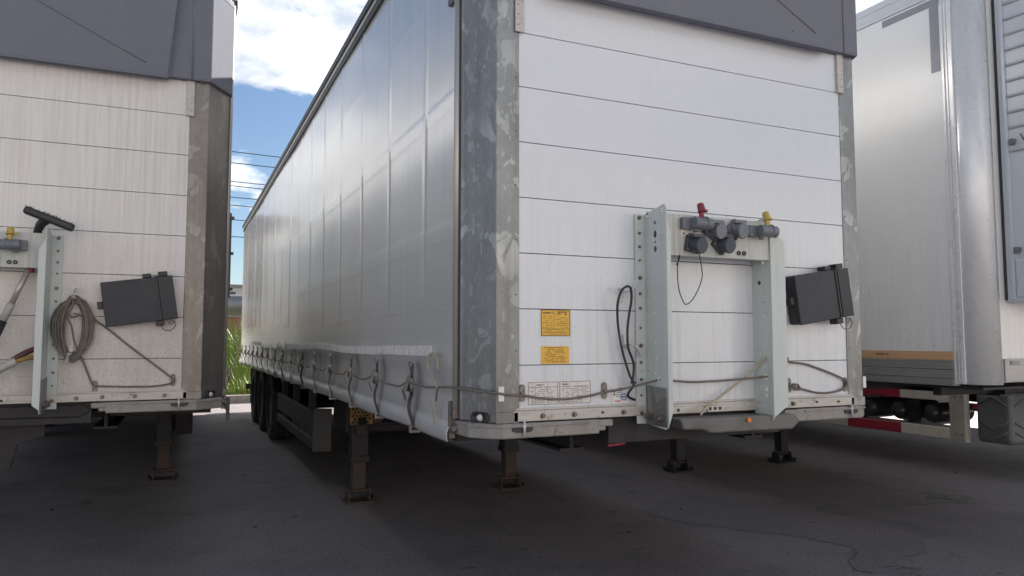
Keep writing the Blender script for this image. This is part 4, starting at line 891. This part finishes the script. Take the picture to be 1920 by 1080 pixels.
# ------------------------------------------------------------------ refrigerated trailer on the right
RX, RY = 4.75, 3.05
rt = thing('refrigerated_trailer', 'white refrigerated trailer at the right with orange strip and rounded corner', 'trailer', (RX, RY, 0))
L = 13.4; Wd = 2.55
part('side_wall', MB().box(0, .06, .15, L, 1.42, 3.90), 'reefer_white', rt, .003)
part('side_wall', MB().box(Wd-.06, Wd, .15, L, 1.2, 3.90), 'reefer_white', rt)
part('rear_wall', MB().box(.01, Wd-.01, L, L+.08, 1.2, 3.98), 'reefer_white', rt)
part('front_wall', MB().box(.15, Wd-.15, 0, .06, 1.22, 3.95), 'reefer_white', rt, .003)
part('front_foot', MB().box(.155, Wd-.15, -.014, -.001, 1.225, 1.375), 'alu_ribbed', rt, .003)
part('maker_plate', MB().box(.21, .30, -.02, -.0145, 1.335, 1.362), 'marking_grey', rt, .002)
part('roof', MB().box(.005, Wd-.005, .06, L, 3.985, 4.03), 'reefer_white', rt)
tr = part('top_rail', MB().box(-.012, .05, .16, L, 3.902, 3.985).box(-.018, .02, .16, L, 3.985, 4.035).box(-.016, -.010, .16, L, 3.93, 3.936), 'unit_white', rt, .004)
for s, xx in ((1, 0), (-1, Wd)):
    arc = [(xx+s*(.15-.15*cos(t)), .15-.15*sin(t)) for t in [i*pi/2/10 for i in range(11)]]
    arc2 = [(xx+s*(.15-.12*cos(t)), .15-.12*sin(t)) for t in [i*pi/2/10 for i in range(11)]]
    cp = part('corner_post', MB().prism(arc+arc2[::-1], 'z', 1.205, 3.99, True), 'alu_polished', rt)
    part('seam_bead', MB().box(*sorted((xx-s*.010, xx+s*.02)), .145, .175, 1.205, 3.95).box(*sorted((xx-s*.006, xx+s*.02)), .182, .196, 1.205, 3.95).box(*sorted((xx-s*.008, xx+s*.02)), .205, .222, 1.205, 3.95), 'alu_polished', cp, .002)
for k, (z0, z1) in enumerate(((1.19, 1.235), (1.24, 1.295), (1.30, 1.36))):
    part('kick_strip', MB().box(-.012-.002*(k % 2), .05, .225, L, z0, z1).box(-.018, -.011, .225, L, (z0+z1)/2-.005, (z0+z1)/2+.003).box(-.020, -.011, .225, L, z1-.010, z1-.002), 'alu_ribbed', rt, .002)
os_ = part('orange_strip', MB().box(-.008, .05, .225, L, 1.363, 1.42), 'orange_strip', rt, .002)
add_text_rows(os_, -.1, .1, 0, .02, 0, 'ink', 1, .01, 5).hide_render = False
o = os_.children[0]; o.rotation_euler = (0, 0, -pi/2); o.location = (-.0088, .78, 1.385)
mk_ = part('contour_marking', MB().box(-.004, .0, .22, .675, 3.835, 3.885).box(-.004, .0, .235, .30, 3.36, 3.835), 'marking_grey', rt)
# reefer unit
ux0 = .205; un = MB()
un.prism([(ux0, -.003), (ux0, -.30), (ux0+.05, -.40), (ux0+.18, -.45), (Wd-ux0-.18, -.45), (Wd-ux0-.05, -.40), (Wd-ux0, -.30), (Wd-ux0, -.003)], 'z', 1.74, 3.94)
U = part('cooling_unit', un, 'unit_white', rt, .02, seg=3)
part('door_gap', MB().box(ux0-.004, ux0+.02, -.02, -.006, 1.76, 3.92), 'rail_rubber', U)
part('side_trim', MB().box(ux0-.012, ux0, -.075, -.05, 1.76, 3.9), 'unit_white', U, .004)
lm_ = MB().prism([(-.085, -.02), (-.30, -.02), (-.33, .0), (-.30, .022), (-.085, .03)], 'x', -.012, 0).mesh('louvre', 'unit_white')
LM = MB().tube([(-.008, -.085, 0), (-.012, -.2, 0), (-.004, -.30, 0), (.03, -.37, 0), (.09, -.42, 0)], .010, 8).mesh('louvre', 'unit_white')
for k in range(11): part('louvre', LM, '', U, 0, (ux0, 0, 2.74+.105*k+(.05 if k > 0 else 0)))
part('lower_cover', MB().box(ux0-.010, ux0, -.29, -.085, 1.775, 2.02), 'unit_white', U, .004)
for z in (2.735+.06, 2.08): part('latch', MB().box(ux0-.03, ux0, -.115, -.088, z-.02, z+.02).box(ux0-.034, ux0-.03, -.14, -.095, z-.008, z+.012), 'grey_plastic', U, .004)
cu_ = bpy.data.curves.new('txt', 'FONT'); cu_.body = 'V'; cu_.size = .075; cu_.extrude = .001
to = bpy.data.objects.new('lettering_tmp', cu_); COL.objects.link(to); bpy.context.view_layer.update()
tm = bpy.data.meshes.new_from_object(to.evaluated_get(bpy.context.evaluated_depsgraph_get())); bpy.data.objects.remove(to)
tm.materials.clear(); tm.materials.append(M['ink'])
part('lettering', tm, '', U, 0, (ux0-.0015, -.145, 2.79), (pi/2, 0, -pi/2))
# chassis, legs, wheels
for s in (-1, 1):
    xx = Wd/2+s*.62
    part('chassis_beam', MB().box(xx-.01, xx+.01, .3, 3.6, 1.11, 1.17).box(xx-.07, xx+.07, .3, 3.6, 1.10, 1.11).box(xx-.01, xx+.01, 3.6, L, .86, 1.17).box(xx-.07, xx+.07, 3.6, L, .845, .86), 'chassis_dark', rt)
part('floor', MB().box(.02, Wd-.02, .05, L, 1.172, 1.188), 'chassis_dark', rt)
cme = MB().box(.06, Wd-.06, -.03, .03, 1.115, 1.171).mesh('cross_member', 'chassis_dark')
for k in range(20): part('cross_member', cme, '', rt, 0, (0, .4+.66*k, 0))
legs(rt, (5.235-RX, 6.80-RX), 3.9, 'chassis_dark', 1.0)
for k in range(3):
    part('axle', MB().cyl((.3, 8.6+1.31*k, .508), (2.25, 8.6+1.31*k, .508), .065, 12), 'chassis_dark', rt)
    for s in (-1, 1): add_wheel(rt, Wd/2+s*1.07, 8.6+1.31*k, s)
part('air_tank', MB().cyl((.5, 4.6, .82), (1.4, 4.6, .82), .13, 18), 'tank_steel', rt)

# ------------------------------------------------------------------ far vehicle seen below the refrigerated trailer
FX, FY = 8.0, 4.9
ft = thing('box_trailer', 'farthest trailer at right, its red and white striped side guard showing underneath', 'trailer', (FX, FY, 0))
part('body', MB().box(0, 2.5, -.6, 10.5, 1.25, 3.7), 'reefer_white', ft, .02)
part('body_sill', MB().box(.02, 2.48, -.55, 10.4, 1.08, 1.25), 'chassis_dark', ft)
part('chassis_beam', MB().box(.75, .85, -.5, 10.4, .75, 1.08).box(1.65, 1.75, -.5, 10.4, .75, 1.08), 'chassis_dark', ft)
gd = part('side_guard', MB().box(.0, .05, .53, .70, .365, .925), 'guard_grey', ft, .008)
part('end_cap', MB().box(-.006, .06, .50, .5295, .36, .93), 'stripe_white', gd, .004)
for z0, z1 in ((.375, .50), (.80, .91)):
    y = .702
    for k, (mt, ln) in enumerate((('stripe_white', .62), ('stripe_red', .78), ('stripe_white', .70), ('stripe_red', .70), ('stripe_white', .7))):
        sg = part('bar_segment', MB().prism([(.0, z0+.01), (.012, z0), (.04, z0), (.05, z0+.02), (.05, z1-.02), (.04, z1), (.012, z1), (.0, z1-.01)], 'y', y, y+ln-.002), mt, gd); y += ln
    for q in (.56, .62): bolt(gd, -.0, q, (z0+z1)/2, 1, None, (0, 0, -pi/2))
tb = part('toolbox', MB().box(.0, .55, .02, .40, .385, .94), 'toolbox_grey', ft, .05, seg=3)
for z in (.52, .62, .80): 
    m = MB(); s_ = 1 if z < .7 else -1
    m.tube([(-.004, .06, z), (-.006, .21, z-.09*s_ if z < .7 else z+.09), (-.004, .36, z)], .009, 6); part('rib', m, 'toolbox_grey', tb)
    m = MB().tube([(.06, .016, z), (.28, .014, z-.09 if z < .7 else z+.09), (.5, .016, z)], .009, 6); part('rib', m, 'toolbox_grey', tb)
for y, r in ((1.05, .115), (1.48, .115), (1.92, .12)):
    part('air_tank', MB().lathe([(.001, .13), (.05, .133), (r*.8, .155), (r, .20), (r, .8)], (0, y, .63), 'x', 24), 'tank_steel', ft)
for k in range(2):
    for s in (-1, 1): add_wheel(ft, 1.25+s*1.05, 5.8+1.31*k, s)
for q in (1.2, 2.6): part('strut', MB().box(.1, .2, q, q+.1, .5, 1.1), 'chassis_dark', ft)
part('prop_leg', MB().box(1.1, 1.35, -.2, 0, 0, 1.1), 'chassis_dark', ft, .01)

# second far trailer, unseen, added to block sun reaching the ground below the row
f2 = ft.copy(); COL.objects.link(f2); f2.location = (FX+3.45, FY-.6, 0); f2['label'] = 'unseen white box trailer added at the right end to block the sun'
for ch in list(ft.children):
    c = ch.copy(); COL.objects.link(c); c.parent = f2
    for q in list(ch.children):
        e = q.copy(); COL.objects.link(e); e.parent = c
# unseen pale building behind the camera, added to bounce sunlight onto the front walls
wh = thing('bounce_building', 'pale building added out of view behind the camera to light the front walls', 'building', (0, -17, 0))
part('wall', MB().box(-35, 40, -20, 0, 0, 7.5), 'far_wall', wh)
part('roof', MB().box(-35.5, 40.5, -20.5, .5, 7.5, 7.9), 'kerb_concrete', wh)
dm = MB().box(0, 3.6, -.1, .08, 0, 4.2).mesh('door', 'guard_grey')
for i in range(9): part('door', dm, '', wh, .03, (-31+i*7.6, 0, 0))

for ob in list(bpy.data.objects):
    if ob.type == 'MESH' and ob.parent is None and 'label' not in ob and ob.get('kind') == 'structure':
        ob['label'] = {'ground': 'dark cracked asphalt yard', 'pavement': 'darker asphalt repair patch', 'verge': 'grassy soil verge behind the kerb'}.get(ob.name.split('.')[0], ob.name)
